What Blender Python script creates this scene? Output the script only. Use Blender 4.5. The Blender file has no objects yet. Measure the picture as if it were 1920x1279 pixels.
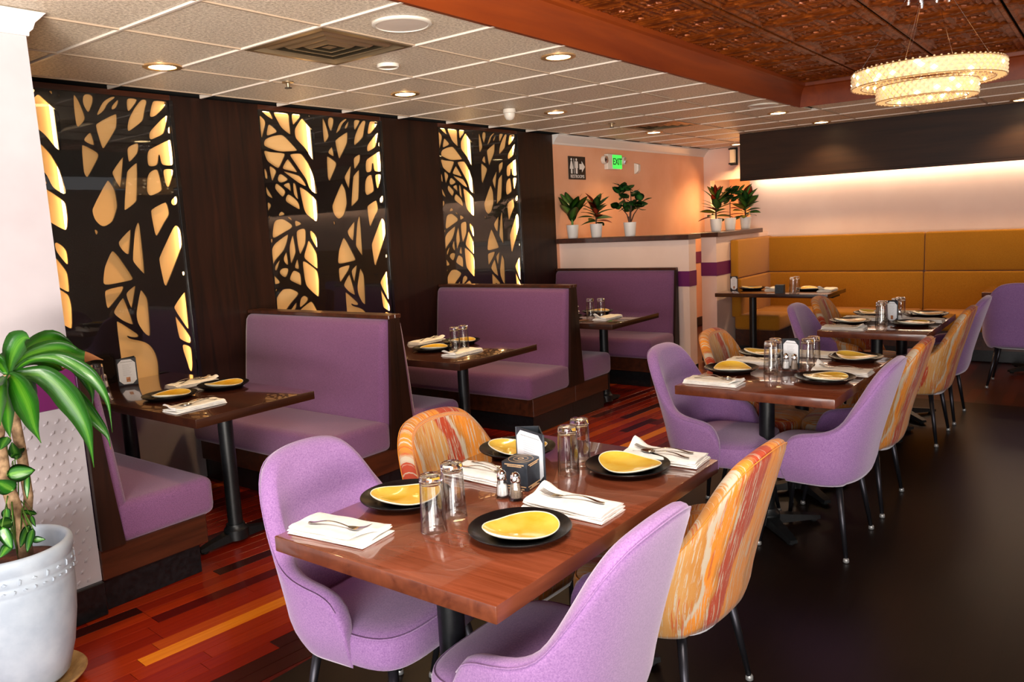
import bpy, bmesh, math, random
from mathutils import Vector, Matrix, Euler
random.seed(7)
C = bpy.context.scene.collection
sc = bpy.context.scene

# ------------------------------------------------------------------ camera, world, lights, exposure
cam_d = bpy.data.cameras.new('camera'); cam = bpy.data.objects.new('camera', cam_d); C.objects.link(cam)
cam_d.sensor_width = 36.0; cam_d.lens = 27.906; cam_d.clip_start = 0.05; cam_d.clip_end = 60
yaw, pitch, roll = 0.65578, -0.14560, -0.05128
fw = Vector((math.cos(yaw)*math.cos(pitch), math.sin(yaw)*math.cos(pitch), math.sin(pitch)))
rt = Vector((math.sin(yaw), -math.cos(yaw), 0)); up = rt.cross(fw)
cr, sr = math.cos(roll), math.sin(roll)
rt2 = rt*cr + up*sr; up2 = up*cr - rt*sr
m = Matrix((rt2, up2, -fw)).transposed().to_4x4(); m.translation = Vector((-0.0318, -0.0141, 1.5852))
cam.matrix_world = m
sc.camera = cam
sc.view_settings.view_transform = 'Standard'; sc.view_settings.look = 'None'
sc.view_settings.exposure = 0.6; sc.view_settings.gamma = 1.0; sc.view_settings.use_curve_mapping = False
w = bpy.data.worlds.new('world'); sc.world = w; w.use_nodes = True
w.node_tree.nodes['Background'].inputs[0].default_value = (0.93, 0.95, 1.0, 1)
w.node_tree.nodes['Background'].inputs[1].default_value = 0.6
def area(name, loc, target, sx, sy, power, col, spread=None):
    d = bpy.data.lights.new(name, 'AREA'); d.shape = 'RECTANGLE'; d.size = sx; d.size_y = sy; d.energy = power; d.color = col
    if spread: d.spread = spread
    o = bpy.data.objects.new(name, d); C.objects.link(o); o.location = loc
    o.rotation_euler = (Vector(target)-Vector(loc)).to_track_quat('-Z', 'Y').to_euler(); return o
# daylight through the front windows behind the camera
area('window_light_rear', (-3.6, -.5, 1.45), (3, 3.0, 1.3), 3.8, 1.9, 200, (1.0, 0.96, 0.93))
area('window_light_side', (1.2, -3.5, 1.5), (3.2, 2.0, 1.2), 3.6, 1.7, 18, (1.0, 0.97, 0.95))
# added fill lamps with no real source, aimed up to brighten the ceiling
area('ceiling_fill', (-4.2, -4.6, .05), (1.2, 1.4, 6.0), 5.5, 2.4, 900, (1.0, .90, .78), math.radians(90))
area('side_ceiling_fill', (4.2, -3.5, .05), (4.2, -1.6, 3.0), 6, .8, 60, (1.0, .88, .74), math.radians(110))
area('overhead_fill', (.9, .35, 2.45), (1.5, 1.1, 0), .9, .9, 48, (1.0, .90, .78))  # added unseen fill from above to brighten the table tops
sc.cycles.max_bounces = 8; sc.cycles.transparent_max_bounces = 16; sc.cycles.transmission_bounces = 8
sc.cycles.caustics_reflective = False; sc.cycles.caustics_refractive = False
sc.cycles.sample_clamp_indirect = 6.0

# ------------------------------------------------------------------ materials
def nodes(name):
    m = bpy.data.materials.new(name); m.use_nodes = True; nt = m.node_tree
    return m, nt, nt.nodes['Principled BSDF']
def setp(b, **k):
    for a, v in k.items():
        n = {'rough':'Roughness','metal':'Metallic','coat':'Coat Weight','coatr':'Coat Roughness','sheen':'Sheen Weight','trans':'Transmission Weight','ior':'IOR','spec':'Specular IOR Level','alpha':'Alpha','sss':'Subsurface Weight','estr':'Emission Strength'}[a]
        b.inputs[n].default_value = v
def rgb(c): return (c[0], c[1], c[2], 1)
def hexc(h, k=1.0):
    h = h.lstrip('#'); v = [int(h[i:i+2], 16)/255 for i in (0, 2, 4)]
    return tuple(k*(x/12.92 if x <= .04045 else ((x+.055)/1.055)**2.4) for x in v)
def plain(name, col, **k):
    m, nt, b = nodes(name); b.inputs['Base Color'].default_value = rgb(col); setp(b, **k); return m
def coords(nt, kind='Object', scale=(1,1,1)):
    tc = nt.nodes.new('ShaderNodeTexCoord'); mp = nt.nodes.new('ShaderNodeMapping')
    mp.inputs['Scale'].default_value = scale; nt.links.new(tc.outputs[kind], mp.inputs['Vector']); return mp.outputs[0]
def noise(nt, vec, scale, detail=3, rough=.55, dist=0):
    n = nt.nodes.new('ShaderNodeTexNoise'); n.inputs['Scale'].default_value = scale; n.inputs['Detail'].default_value = detail
    n.inputs['Roughness'].default_value = rough; n.inputs['Distortion'].default_value = dist
    nt.links.new(vec, n.inputs['Vector']); return n.outputs['Fac']
def ramp(nt, fac, stops, interp='LINEAR'):
    r = nt.nodes.new('ShaderNodeValToRGB'); r.color_ramp.interpolation = interp
    e = r.color_ramp.elements
    while len(e) < len(stops): e.new(0.5)
    for i, (p, c) in enumerate(stops): e[i].position = p; e[i].color = rgb(c)
    nt.links.new(fac, r.inputs[0]); return r.outputs[0]
def bump(nt, b, h, strength=.2, dist=.002):
    n = nt.nodes.new('ShaderNodeBump'); n.inputs['Strength'].default_value = strength; n.inputs['Distance'].default_value = dist
    nt.links.new(h, n.inputs['Height']); nt.links.new(n.outputs[0], b.inputs['Normal']); return n
def mix(nt, fac, a, bb, mode='MIX'):
    n = nt.nodes.new('ShaderNodeMix'); n.data_type = 'RGBA'; n.blend_type = mode
    for s, v in ((n.inputs[0], fac), (n.inputs[6], a), (n.inputs[7], bb)):
        if isinstance(v, (int, float)): s.default_value = v
        elif isinstance(v, tuple): s.default_value = rgb(v)
        else: nt.links.new(v, s)
    return n.outputs[2]
def math_(nt, op, a, b2=None):
    n = nt.nodes.new('ShaderNodeMath'); n.operation = op
    for i, v in enumerate((a, b2)):
        if v is None: continue
        if isinstance(v, (int, float)): n.inputs[i].default_value = v
        else: nt.links.new(v, n.inputs[i])
    return n.outputs[0]
def noisy(name, c1, c2, scale=8, bs=0, bscale=60, kind='Object', stretch=(1,1,1), bdist=.002, lo=.35, hi=.65, **k):
    m, nt, b = nodes(name); v = coords(nt, kind, stretch)
    nt.links.new(ramp(nt, noise(nt, v, scale, 4), [(lo, c1), (hi, c2)]), b.inputs['Base Color'])
    if bs: bump(nt, b, noise(nt, v, bscale, 3), bs, bdist)
    setp(b, **k); return m
def wood(name, c1, c2, axis=0, scale=1.0, rough=.3, coat=.3, **k):
    m, nt, b = nodes(name); s = [22*scale]*3; s[axis] = 1.6*scale
    v = coords(nt, 'Object', tuple(s))
    g = noise(nt, v, 1.0, 6, .62, .6)
    v2 = coords(nt, 'Object', (1.2, 1.2, 1.2)); big = noise(nt, v2, 2.2, 2)
    mid = tuple((a+bb)/2 for a, bb in zip(c1, c2))
    col = ramp(nt, g, [(.3, c1), (.5, mid), (.72, c2)])
    col = mix(nt, math_(nt, 'MULTIPLY', big, .55), col, c1)
    nt.links.new(col, b.inputs['Base Color']); bump(nt, b, g, .06, .001)
    setp(b, rough=rough, coat=coat, coatr=.03 if coat > .9 else .08, **k); return m
def fabric(name, c1, c2, sheen=.35, sc_=230, rough=.9):
    m, nt, b = nodes(name); v = coords(nt, 'Object')
    n1 = noise(nt, v, sc_, 2, .7); n2 = noise(nt, v, 7, 3)
    col = ramp(nt, n1, [(.3, c1), (.7, c2)])
    col = mix(nt, math_(nt, 'MULTIPLY', n2, .25), col, c1)
    nt.links.new(col, b.inputs['Base Color']); bump(nt, b, n1, .25, .0012)
    setp(b, rough=rough, sheen=sheen, spec=.2); b.inputs['Sheen Tint'].default_value = rgb((1, .9, 1)); return m
def emis(name, col, s):
    m, nt, b = nodes(name); b.inputs['Base Color'].default_value = rgb(col)
    b.inputs['Emission Color'].default_value = rgb(col); b.inputs['Emission Strength'].default_value = s; return m

M = {}
M['purple'] = fabric('purple_wool', hexc('7c568c'), hexc('a078aa'), .5)
M['booth'] = fabric('booth_purple_vinyl_weave', hexc('623c5e'), hexc('885a84'), .35, 260)
M['mustard'] = fabric('mustard_weave', hexc('9a6410'), hexc('c08426'), .15, 260)
M['dark_wood'] = wood('dark_stained_wood', hexc('140905'), hexc('34180c'), 2, 1, .45, .0, spec=.3)
M['dark_wood_x'] = wood('dark_stained_wood_long', hexc('2a130a'), hexc('5a2c18'), 0, 1, .35, .2)
M['table'] = wood('walnut_red_tabletop', hexc('5a2612'), hexc('985036'), 1, 1.1, .2, 1.0)
M['table_shaded'] = wood('shaded_walnut_booth_top', hexc('2c110a'), hexc('542a1c'), 1, 1.1, .2, 1.0)  # same walnut as the other tables, booth shade and dark reflections put into its colour
M['edge_shaded'] = wood('shaded_walnut_booth_edge', hexc('241008'), hexc('42200f'), 0, .8, .3, .4)  # edge of the same walnut, darkened to stand in for booth shade
M['table_edge'] = wood('walnut_red_table_edge', hexc('4c2214'), hexc('7e432a'), 0, .8, .3, .4)
M['black_metal'] = noisy('black_powder_metal', hexc('0c0e10'), hexc('15181b'), 60, .1, 300, rough=.38, metal=.2)
M['leg_metal'] = plain('dark_brushed_leg_metal', hexc('35343a'), rough=.35, metal=.8)
M['chrome'] = plain('chrome', (.8, .8, .8), rough=.12, metal=1)
M['steel'] = plain('polished_cutlery_steel', (.55, .53, .5), rough=.2, metal=1)
M['glide'] = plain('clear_glide', hexc('8f8f8f'), rough=.25, metal=.4)
M['cloth_under'] = plain('white_dust_cover', hexc('d8d4da'), rough=.8)
M['white_pot'] = plain('white_small_pot', hexc('e4ddd8'), rough=.45)
M['glaze'] = None
M['black_plate'] = noisy('matte_black_stoneware', hexc('08080a'), hexc('101012'), 90, .05, 200, rough=.27, spec=.4)
M['yellow'] = noisy('yellow_glaze', hexc('e8b224'), hexc('f2cc52'), 12, 0, rough=.16, coat=.5)
M['cream_rim'] = plain('cream_rim_glaze', hexc('efe7cf'), rough=.3)
M['napkin'] = noisy('white_napkin_cotton', hexc('f0ece6'), hexc('faf8f4'), 40, .3, 500, rough=.9)
M['leather'] = noisy('navy_black_leatherette', hexc('1a2028'), hexc('2b323c'), 30, .2, 400, rough=.5)
M['paper'] = plain('menu_paper', hexc('e9ecf2'), rough=.7)
M['ink'] = plain('grey_menu_ink', hexc('9da0a6'), rough=.8)
M['gold'] = plain('gold_print', hexc('cda87e'), rough=.5)
M['card_photo'] = noisy('brown_drink_photo', hexc('7a2f12'), hexc('d79a6a'), 60, rough=.6)
M['salt'] = noisy('salt', hexc('e8e6e4'), hexc('f6f5f4'), 200, .3, 500, rough=.9)
M['pepper'] = noisy('pepper', hexc('5d4c40'), hexc('b3a08c'), 600, .3, 500, rough=.9)
M['white_paint'] = noisy('white_pink_paint', hexc('aaa2a7'), hexc('b3abb0'), 3, .05, 80, rough=.6)
M['pink_paint'] = noisy('pink_paint', hexc('c9968a'), hexc('d3a196'), 2, .05, 80, rough=.6)
M['peach_paint'] = noisy('peach_paint', hexc('e0a27e'), hexc('e8b08e'), 2, .05, 80, rough=.6)
M['blush_paint'] = noisy('blush_paint', hexc('e6c8ba'), hexc('eed3c6'), 1.5, .12, 14, rough=.55, bdist=.01)
M['crown_white'] = plain('crown_white', hexc('d9d2cc'), rough=.5)
M['purple_paint'] = plain('purple_gloss_band', hexc('681c58'), rough=.4)
M['black_base'] = noisy('black_cove_base', hexc('0b0c0e'), hexc('17191c'), 40, .15, 120, rough=.3)
M['soffit'] = wood('dark_soffit_laminate', hexc('22120a'), hexc('3a2212'), 1, .8, .5, .0, spec=.3)
M['tree_board'] = plain('black_gloss_board', hexc('0c0a0b'), rough=.25, coat=.3)
M['backlit'] = plain('cream_backlight_sheet', hexc('cfa570'), rough=.7, estr=.16); M['backlit'].node_tree.nodes['Principled BSDF'].inputs['Emission Color'].default_value = (1, .46, .13, 1)
M['led'] = emis('warm_led_strip', (1, .66, .30), 8)
M['led_soft'] = emis('warm_led_panel', (1, .70, .36), 5)
M['led_white'] = emis('soft_led_strip', (1, .76, .52), 17)
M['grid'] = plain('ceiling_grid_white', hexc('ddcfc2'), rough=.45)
M['trim_wood'] = wood('red_brown_crown_trim', hexc('6a2402'), hexc('8f3c06'), 0, .5, .5, .0)
M['downlight'] = emis('downlight_lens', (1, .72, .35), 14)
M['brass'] = plain('downlight_ring', hexc('c8a070'), rough=.3, metal=.6)
M['nickel'] = plain('brushed_vent_metal', hexc('a08a6c'), rough=.32, metal=.75)
M['dark_duct'] = plain('dark_duct', hexc('17140f'), rough=.9)
M['black_plastic'] = plain('black_plastic', hexc('101010'), rough=.5)
M['white_plastic'] = plain('white_plastic', hexc('d8d0c4'), rough=.4)
M['soil'] = noisy('brown_soil', hexc('3c1c0e'), hexc('6e3a20'), 30, .6, 90, rough=.95)
M['bark'] = noisy('tan_bark', hexc('6b5138'), hexc('b08f6c'), 30, .7, 60, rough=.9)
M['terracotta'] = noisy('worn_terracotta', hexc('6e4a26'), hexc('a5804e'), 14, .5, 60, rough=.75)
M['pot'] = noisy('pale_blue_white_pot', hexc('a4b0bf'), hexc('b9c4d0'), 9, .35, 40, rough=.5)
M['stem'] = plain('green_stem', hexc('4f7a25'), rough=.5)
M['stem_brown'] = plain('brown_stem', hexc('4b2f22'), rough=.7)
def leafmat(name, c1, c2, mid, rough=.35):
    m, nt, b = nodes(name); tc = nt.nodes.new('ShaderNodeTexCoord'); sp = nt.nodes.new('ShaderNodeSeparateXYZ')
    nt.links.new(tc.outputs['UV'], sp.inputs[0])
    d = math_(nt, 'ABSOLUTE', math_(nt, 'SUBTRACT', sp.outputs[0], .5))
    n = noise(nt, coords(nt, 'UV', (26, 1.5, 1)), 1.0, 4)
    f = math_(nt, 'ADD', math_(nt, 'MULTIPLY', d, 1.4), math_(nt, 'MULTIPLY', math_(nt, 'SUBTRACT', n, .5), .8))
    nt.links.new(ramp(nt, f, [(.02, mid), (.22, c2), (.5, c1)]), b.inputs['Base Color'])
    setp(b, rough=rough, coat=.25); b.inputs['Subsurface Weight'].default_value = .08; return m
M['leaf_cane'] = leafmat('striped_cane_leaf', hexc('1f5c0e'), hexc('338214'), hexc('62a428'))
M['leaf_pothos'] = leafmat('pothos_leaf', hexc('1a5016'), hexc('2f7d20'), hexc('6aa83a'))
M['leaf_dead'] = plain('dry_brown_leaf', hexc('a5693a'), rough=.7)
M['leaf_green'] = leafmat('silk_green_leaf', hexc('2a5c20'), hexc('3f7d28'), hexc('5f9a3c'), .5)
M['leaf_dark'] = leafmat('silk_dark_leaf', hexc('14401a'), hexc('225c22'), hexc('3a7430'), .5)
M['leaf_red'] = leafmat('silk_red_leaf', hexc('7a2010'), hexc('a83018'), hexc('b04422'), .5)
M['leaf_olive'] = leafmat('silk_olive_leaf', hexc('6a5418'), hexc('7c8a2a'), hexc('b0a040'), .5)

def glass_mat(name, tint=(1, 1, 1), rough=0.0, ior=1.45):
    m, nt, b = nodes(name); b.inputs['Base Color'].default_value = rgb(tint); setp(b, rough=rough, trans=1.0, ior=ior)
    return m
M['thick_glass'] = glass_mat('thick_glass_base')
def pane(name):
    m = bpy.data.materials.new(name); m.use_nodes = True; nt = m.node_tree; nt.nodes.remove(nt.nodes['Principled BSDF'])
    out = nt.nodes['Material Output']; t = nt.nodes.new('ShaderNodeBsdfTransparent'); g = nt.nodes.new('ShaderNodeBsdfGlossy')
    g.inputs['Roughness'].default_value = 0.01; t.inputs[0].default_value = (.97, .97, .96, 1)
    f = nt.nodes.new('ShaderNodeFresnel'); f.inputs[0].default_value = 1.5; mx = nt.nodes.new('ShaderNodeMixShader')
    ge = nt.nodes.new('ShaderNodeNewGeometry'); nt.links.new(math_(nt, 'MULTIPLY', f.outputs[0], math_(nt, 'SUBTRACT', 1.0, ge.outputs['Backfacing'])), mx.inputs[0]); nt.links.new(t.outputs[0], mx.inputs[1]); nt.links.new(g.outputs[0], mx.inputs[2]); nt.links.new(mx.outputs[0], out.inputs[0]); return m
M['pane'] = pane('acrylic_sheet'); M['glass'] = pane('clear_glass')
_nt = M['glass'].node_tree; _n = _nt.nodes; _n['Glossy BSDF'].inputs['Roughness'].default_value = .05
_lw = _n.new('ShaderNodeLayerWeight'); _lw.inputs[0].default_value = .5; _mx = _n['Mix Shader']
_pw = math_(_nt, 'POWER', _lw.outputs['Facing'], 2.2); _f = math_(_nt, 'ADD', math_(_nt, 'MULTIPLY', _pw, .55), .07)
_nt.links.new(_f, _mx.inputs[0]); _nt.links.new(ramp(_nt, _pw, [(0, (.97, .97, .97)), (1, (.55, .56, .58))]), _n['Transparent BSDF'].inputs[0])

# brush-stroke upholstery of the orange chairs: bands across (UV x), streaks along the height (UV y)
def stroke_mat():
    m, nt, b = nodes('orange_brushstroke_fabric')
    tc = nt.nodes.new('ShaderNodeTexCoord'); uv = tc.outputs['UV']
    sp = nt.nodes.new('ShaderNodeSeparateXYZ'); nt.links.new(uv, sp.inputs[0])
    wob = noise(nt, coords(nt, 'UV', (1.2, 1.6, 1)), 2.0, 2)
    u = math_(nt, 'ADD', sp.outputs[0], math_(nt, 'MULTIPLY', math_(nt, 'SUBTRACT', wob, .5), .22))
    u = math_(nt, 'ADD', u, math_(nt, 'MULTIPLY', sp.outputs[1], .12))
    u = math_(nt, 'ADD', u, math_(nt, 'MULTIPLY', noise(nt, coords(nt, 'UV', (60, 5, 1)), 1.0, 5, .7), .07))
    u = math_(nt, 'FRACT', math_(nt, 'MULTIPLY', u, 1.55))
    cream, red, orange, ochre, tan = hexc('b4a48e'), hexc('a23410'), hexc('d07c18'), hexc('a96c24'), hexc('b98648')
    base = ramp(nt, u, [(0, orange), (.12, orange), (.135, red), (.26, red), (.275, ochre), (.30, orange), (.35, orange), (.357, cream), (.375, cream), (.385, ochre), (.47, tan), (.55, tan), (.56, red), (.65, red), (.66, cream), (.685, cream), (.695, ochre), (.75, orange), (.88, ochre), (.90, orange), (1, orange)])
    streak = noise(nt, coords(nt, 'UV', (120, 6, 1)), 1.0, 6, .75, .4)
    base = mix(nt, ramp(nt, streak, [(.545, (0, 0, 0)), (.57, (1, 1, 1))]), base, cream)
    st2 = noise(nt, coords(nt, 'UV', (60, 3, 3)), 1.3, 4, .65)
    base = mix(nt, ramp(nt, st2, [(.585, (0, 0, 0)), (.62, (.8, .8, .8))]), base, hexc('b04a14'))
    nt.links.new(base, b.inputs['Base Color']); bump(nt, b, noise(nt, coords(nt, 'Object'), 260, 2), .15, .001)
    setp(b, rough=.75, sheen=.1); return m
M['stroke'] = stroke_mat()
def tile_mat():
    m, nt, b = nodes('speckled_ceiling_tile'); v = coords(nt, 'Object')
    n = noise(nt, v, 70, 5, .8); n2 = noise(nt, v, 1.1, 2)
    c = ramp(nt, n, [(.38, hexc('a8967f')), (.60, hexc('fbeedb'))]); c = mix(nt, math_(nt, 'MULTIPLY', n2, .3), c, hexc('d4c2ac'))
    nt.links.new(c, b.inputs['Base Color']); bump(nt, b, n, .9, .006); setp(b, rough=.42, spec=.5); return m
M['tile'] = tile_mat(); M['grid_dim'] = plain('ceiling_grid_dim', hexc('b09a84'), rough=.5)  # grid_dim: darker copy of the grid colour for bars that catch less light
def tin_mat():
    m, nt, b = nodes('copper_tin_panel'); v = coords(nt, 'Object')
    vo = nt.nodes.new('ShaderNodeTexVoronoi'); vo.feature = 'SMOOTH_F1'; vo.inputs['Scale'].default_value = 5.5; 
    vv = nt.nodes.new('ShaderNodeVectorMath'); vv.operation = 'ABSOLUTE'; nt.links.new(v, vv.inputs[0]); nt.links.new(vv.outputs[0], vo.inputs['Vector'])
    n = noise(nt, vv.outputs[0], 8, 2, .5, 1.8)
    h = math_(nt, 'ADD', vo.outputs['Distance'], math_(nt, 'MULTIPLY', n, .8))
    nt.links.new(ramp(nt, n, [(.3, hexc('4c1a03')), (.7, hexc('a05018'))]), b.inputs['Base Color'])
    bump(nt, b, h, .8, .02); setp(b, rough=.34, metal=.35); return m
M['tin'] = tin_mat()
def floor_dark():
    m, nt, b = nodes('dark_espresso_floor'); br = nt.nodes.new('ShaderNodeTexBrick'); v = coords(nt, 'Object')
    nt.links.new(v, br.inputs['Vector']); br.inputs['Scale'].default_value = 1; br.inputs['Brick Width'].default_value = 1.4; br.inputs['Row Height'].default_value = .13; br.inputs['Mortar Size'].default_value = .0015
    br.inputs['Color1'].default_value = rgb(hexc('0d0706')); br.inputs['Color2'].default_value = rgb(hexc('140b08')); br.inputs['Mortar'].default_value = rgb(hexc('060403'))
    g = noise(nt, coords(nt, 'Object', (1.5, 25, 1)), 1.2, 5, .6)
    nt.links.new(mix(nt, math_(nt, 'MULTIPLY', g, .5), br.outputs[0], hexc('1e130e')), b.inputs['Base Color'])
    bump(nt, b, g, .12, .002); setp(b, spec=.2, rough=.33); return m
M['floor_dark'] = floor_dark()
def plank_mat(i, c1, c2):
    m, nt, b = nodes('red_hardwood_plank_%d' % i); g = noise(nt, coords(nt, 'Object', (2.2, 60, 2)), 1.1, 5, .6)
    nt.links.new(ramp(nt, g, [(.3, c1), (.7, c2)]), b.inputs['Base Color']); setp(b, rough=.24, spec=.45); bump(nt, b, g, .05, .001); return m
PL = [plank_mat(i, hexc(a), hexc(c)) for i, (a, c) in enumerate([('701405', '821b06'), ('8c2406', '9c2f09'), ('2a0604', '3a0a05'), ('a03a0a', 'b54c10'), ('4a0808', '5a0c08'), ('d0700e', 'e48a1c'), ('7c1805', '8c2208')])]
def far_floor():
    m, nt, b = nodes('red_hardwood_floor_far'); br = nt.nodes.new('ShaderNodeTexBrick'); v = coords(nt, 'Object')
    nt.links.new(v, br.inputs['Vector']); br.inputs['Scale'].default_value = 1; br.inputs['Brick Width'].default_value = .9; br.inputs['Row Height'].default_value = .085; br.inputs['Mortar Size'].default_value = .001
    br.inputs['Color1'].default_value = rgb(hexc('250804')); br.inputs['Color2'].default_value = rgb(hexc('511305')); br.inputs['Mortar'].default_value = rgb(hexc('0a0201'))
    nt.links.new(br.outputs[0], b.inputs['Base Color']); setp(b, rough=.3); return m
M['far_floor'] = far_floor()

# ------------------------------------------------------------------ mesh helpers
def link(name, me, mat=None, parent=None, loc=None, rot=None):
    if mat is not None and not me.materials: me.materials.append(mat)
    o = bpy.data.objects.new(name, me); C.objects.link(o)
    if parent: o.parent = parent
    if loc is not None: o.location = loc
    if rot is not None: o.rotation_euler = rot
    return o
def empty(name, loc=(0, 0, 0), rz=0, label=None, cat=None, group=None):
    o = bpy.data.objects.new(name, None); C.objects.link(o); o.location = loc; o.rotation_euler = (0, 0, rz); o.empty_display_size = .05
    if label: o['label'] = label; o['category'] = cat
    if group: o['group'] = group
    return o
def tag(o, label, cat, group=None):
    o['label'] = label; o['category'] = cat
    if group: o['group'] = group
    return o
def struct(o): o['kind'] = 'structure'; return o
class MB:
    def __init__(s): s.bm = bmesh.new(); s.uv = None
    def box(s, lo, hi, bev=0, seg=2, mtx=None):
        c = [(a+b)/2 for a, b in zip(lo, hi)]; d = [abs(b-a) for a, b in zip(lo, hi)]
        r = bmesh.ops.create_cube(s.bm, size=1.0); vs = r['verts']
        for v in vs: v.co = Vector((v.co.x*d[0]+c[0], v.co.y*d[1]+c[1], v.co.z*d[2]+c[2]))
        if bev:
            es = list({e for v in vs for e in v.link_edges})
            rr = bmesh.ops.bevel(s.bm, geom=es, offset=bev, segments=seg, profile=.5, affect='EDGES')
            vs = list({v for f in rr['faces'] for v in f.verts} | {v for v in vs if v.is_valid})
        if mtx: bmesh.ops.transform(s.bm, matrix=mtx, verts=[v for v in vs if v.is_valid])
        return s
    def rings(s, rings, cap0=True, cap1=True, closed=True):
        R = [[s.bm.verts.new(p) for p in r] for r in rings]; n = len(R[0])
        for a, b in zip(R[:-1], R[1:]):
            for i in range(n if closed else n-1):
                j = (i+1) % n; s.bm.faces.new((a[i], a[j], b[j], b[i]))
        if cap0: s.bm.faces.new(list(reversed(R[0])))
        if cap1: s.bm.faces.new(R[-1])
        return s
    def lathe(s, prof, n=28, c=(0, 0, 0), cap0=True, cap1=True, sq=None):
        rs = []
        for r, z in prof: rs.append([(c[0]+r*math.cos(2*math.pi*i/n), c[1]+r*math.sin(2*math.pi*i/n), c[2]+z) for i in range(n)])
        return s.rings(rs, cap0, cap1)
    def tube(s, pts, rad, n=10, cap=True):
        pts = [Vector(p) for p in pts]; rs = []
        if not isinstance(rad, (list, tuple)): rad = [rad]*len(pts)
        up = Vector((0, 0, 1)); prev = None
        for i, p in enumerate(pts):
            t = (pts[min(i+1, len(pts)-1)]-pts[max(i-1, 0)]).normalized()
            if prev is None:
                a = t.cross(up if abs(t.z) < .9 else Vector((1, 0, 0))).normalized()
            else: a = (prev-t*prev.dot(t)).normalized()
            prev = a; b = t.cross(a)
            rs.append([p+(a*math.cos(2*math.pi*k/n)+b*math.sin(2*math.pi*k/n))*rad[i] for k in range(n)])
        return s.rings(rs, cap, cap)
    def prism(s, poly, a, b, axis='z'):
        def P(p, h):
            return {'z': (p[0], p[1], h), 'y': (p[0], h, p[1]), 'x': (h, p[0], p[1])}[axis]
        return s.rings([[P(p, a) for p in poly], [P(p, b) for p in poly]])
    def mesh(s, name, smooth=False, ang=None):
        bmesh.ops.recalc_face_normals(s.bm, faces=s.bm.faces)
        me = bpy.data.meshes.new(name); s.bm.to_mesh(me); s.bm.free()
        if smooth or ang: me.polygons.foreach_set('use_smooth', [True]*len(me.polygons))
        if ang: me.set_sharp_from_angle(angle=math.radians(ang))
        return me
    def obj(s, name, mat, parent=None, smooth=False, ang=None, loc=None, rot=None):
        return link(name, s.mesh(name, smooth, ang), mat, parent, loc, rot)
def bx(name, lo, hi, mat, parent=None, bev=0, seg=2):
    return MB().box(lo, hi, bev, seg).obj(name, mat, parent, ang=35 if bev else None)
def dup(root, loc=None, rz=None, label=None, group=None):
    r = root.copy(); C.objects.link(r)
    if loc is not None: r.location = loc
    if rz is not None: r.rotation_euler = (0, 0, rz)
    if label: r['label'] = label
    if group: r['group'] = group
    for ch in list(root.children):
        c = ch.copy(); C.objects.link(c); c.parent = r
        for g in list(ch.children):
            d = g.copy(); C.objects.link(d); d.parent = c
    return r
def smooth(t): t = max(0, min(1, t)); return t*t*(3-2*t)
def interp(x, tab):
    if x <= tab[0][0]: return tab[0][1]
    for (a, va), (b, vb) in zip(tab[:-1], tab[1:]):
        if x <= b: return va+(vb-va)*(x-a)/(b-a)
    return tab[-1][1]
def cinterp(x, tab):
    xs = [a for a, _ in tab]; ys = [b for _, b in tab]
    if x <= xs[0]: return ys[0]
    if x >= xs[-1]: return ys[-1]
    for i in range(len(xs)-1):
        if x <= xs[i+1]:
            def sl(k):
                if k == 0 or k == len(xs)-1: return 0 if k else (ys[1]-ys[0])/(xs[1]-xs[0])
                return (ys[k+1]-ys[k-1])/(xs[k+1]-xs[k-1])
            h = xs[i+1]-xs[i]; t = (x-xs[i])/h; m0, m1 = sl(i)*h, sl(i+1)*h
            return (2*t**3-3*t*t+1)*ys[i]+(t**3-2*t*t+t)*m0+(-2*t**3+3*t*t)*ys[i+1]+(t**3-t*t)*m1
def text_mesh(txt, size, depth=.001, bold=0):
    cu = bpy.data.curves.new('text', 'FONT'); cu.body = txt; cu.size = size; cu.extrude = depth; cu.offset = bold
    cu.align_x = 'CENTER'; cu.align_y = 'CENTER'; cu.resolution_u = 3
    o = bpy.data.objects.new('text', cu); C.objects.link(o); bpy.context.view_layer.update()
    me = bpy.data.meshes.new_from_object(o.evaluated_get(bpy.context.evaluated_depsgraph_get()))
    bpy.data.objects.remove(o); return me

# ------------------------------------------------------------------ FLOOR
CE = 2.50
fl = struct(bx('floor', (-3.2, -4.0, -.10), (12.6, 5.4, -.012), M['far_floor']))
bx('dark_floor_panel', (-3.2, -4.0, -.012), (7.05, 2.35, 0), M['floor_dark'], fl)
pw = .076; cnt = 0
PW = [6, 4.5, 1.1, 2.0, 2.6, .25, 5.5]
pmesh = {}; PA = math.radians(-4.5); pca, psa = math.cos(PA), math.sin(PA)
def plank(x0, x1, v, k):
    global cnt
    cx = (x0+x1)/2; wx, wy = 1.6+(cx-1.6)*pca-(v-2.8)*psa, 2.8+(cx-1.6)*psa+(v-2.8)*pca
    hy = abs(psa)*(x1-x0)/2+.03
    if wy+hy < 2.35 or wy-hy > 4.8 or wx > 7.6: return
    if wy-hy > 3.55 and wx > 1.0 and (x1-x0) < .3: return
    L = round(x1-x0, 2); key = (L, k)
    if key not in pmesh:
        g = .0009
        me = MB().box((-L/2+g, -pw/2+g, -.010), (L/2-g, pw/2-g, 0), .0012, 1).mesh('plank'); me.materials.append(PL[k]); pmesh[key] = me
    link('plank', pmesh[key], None, fl, (wx, wy, -.0025), (0, 0, PA)); cnt += 1
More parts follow.
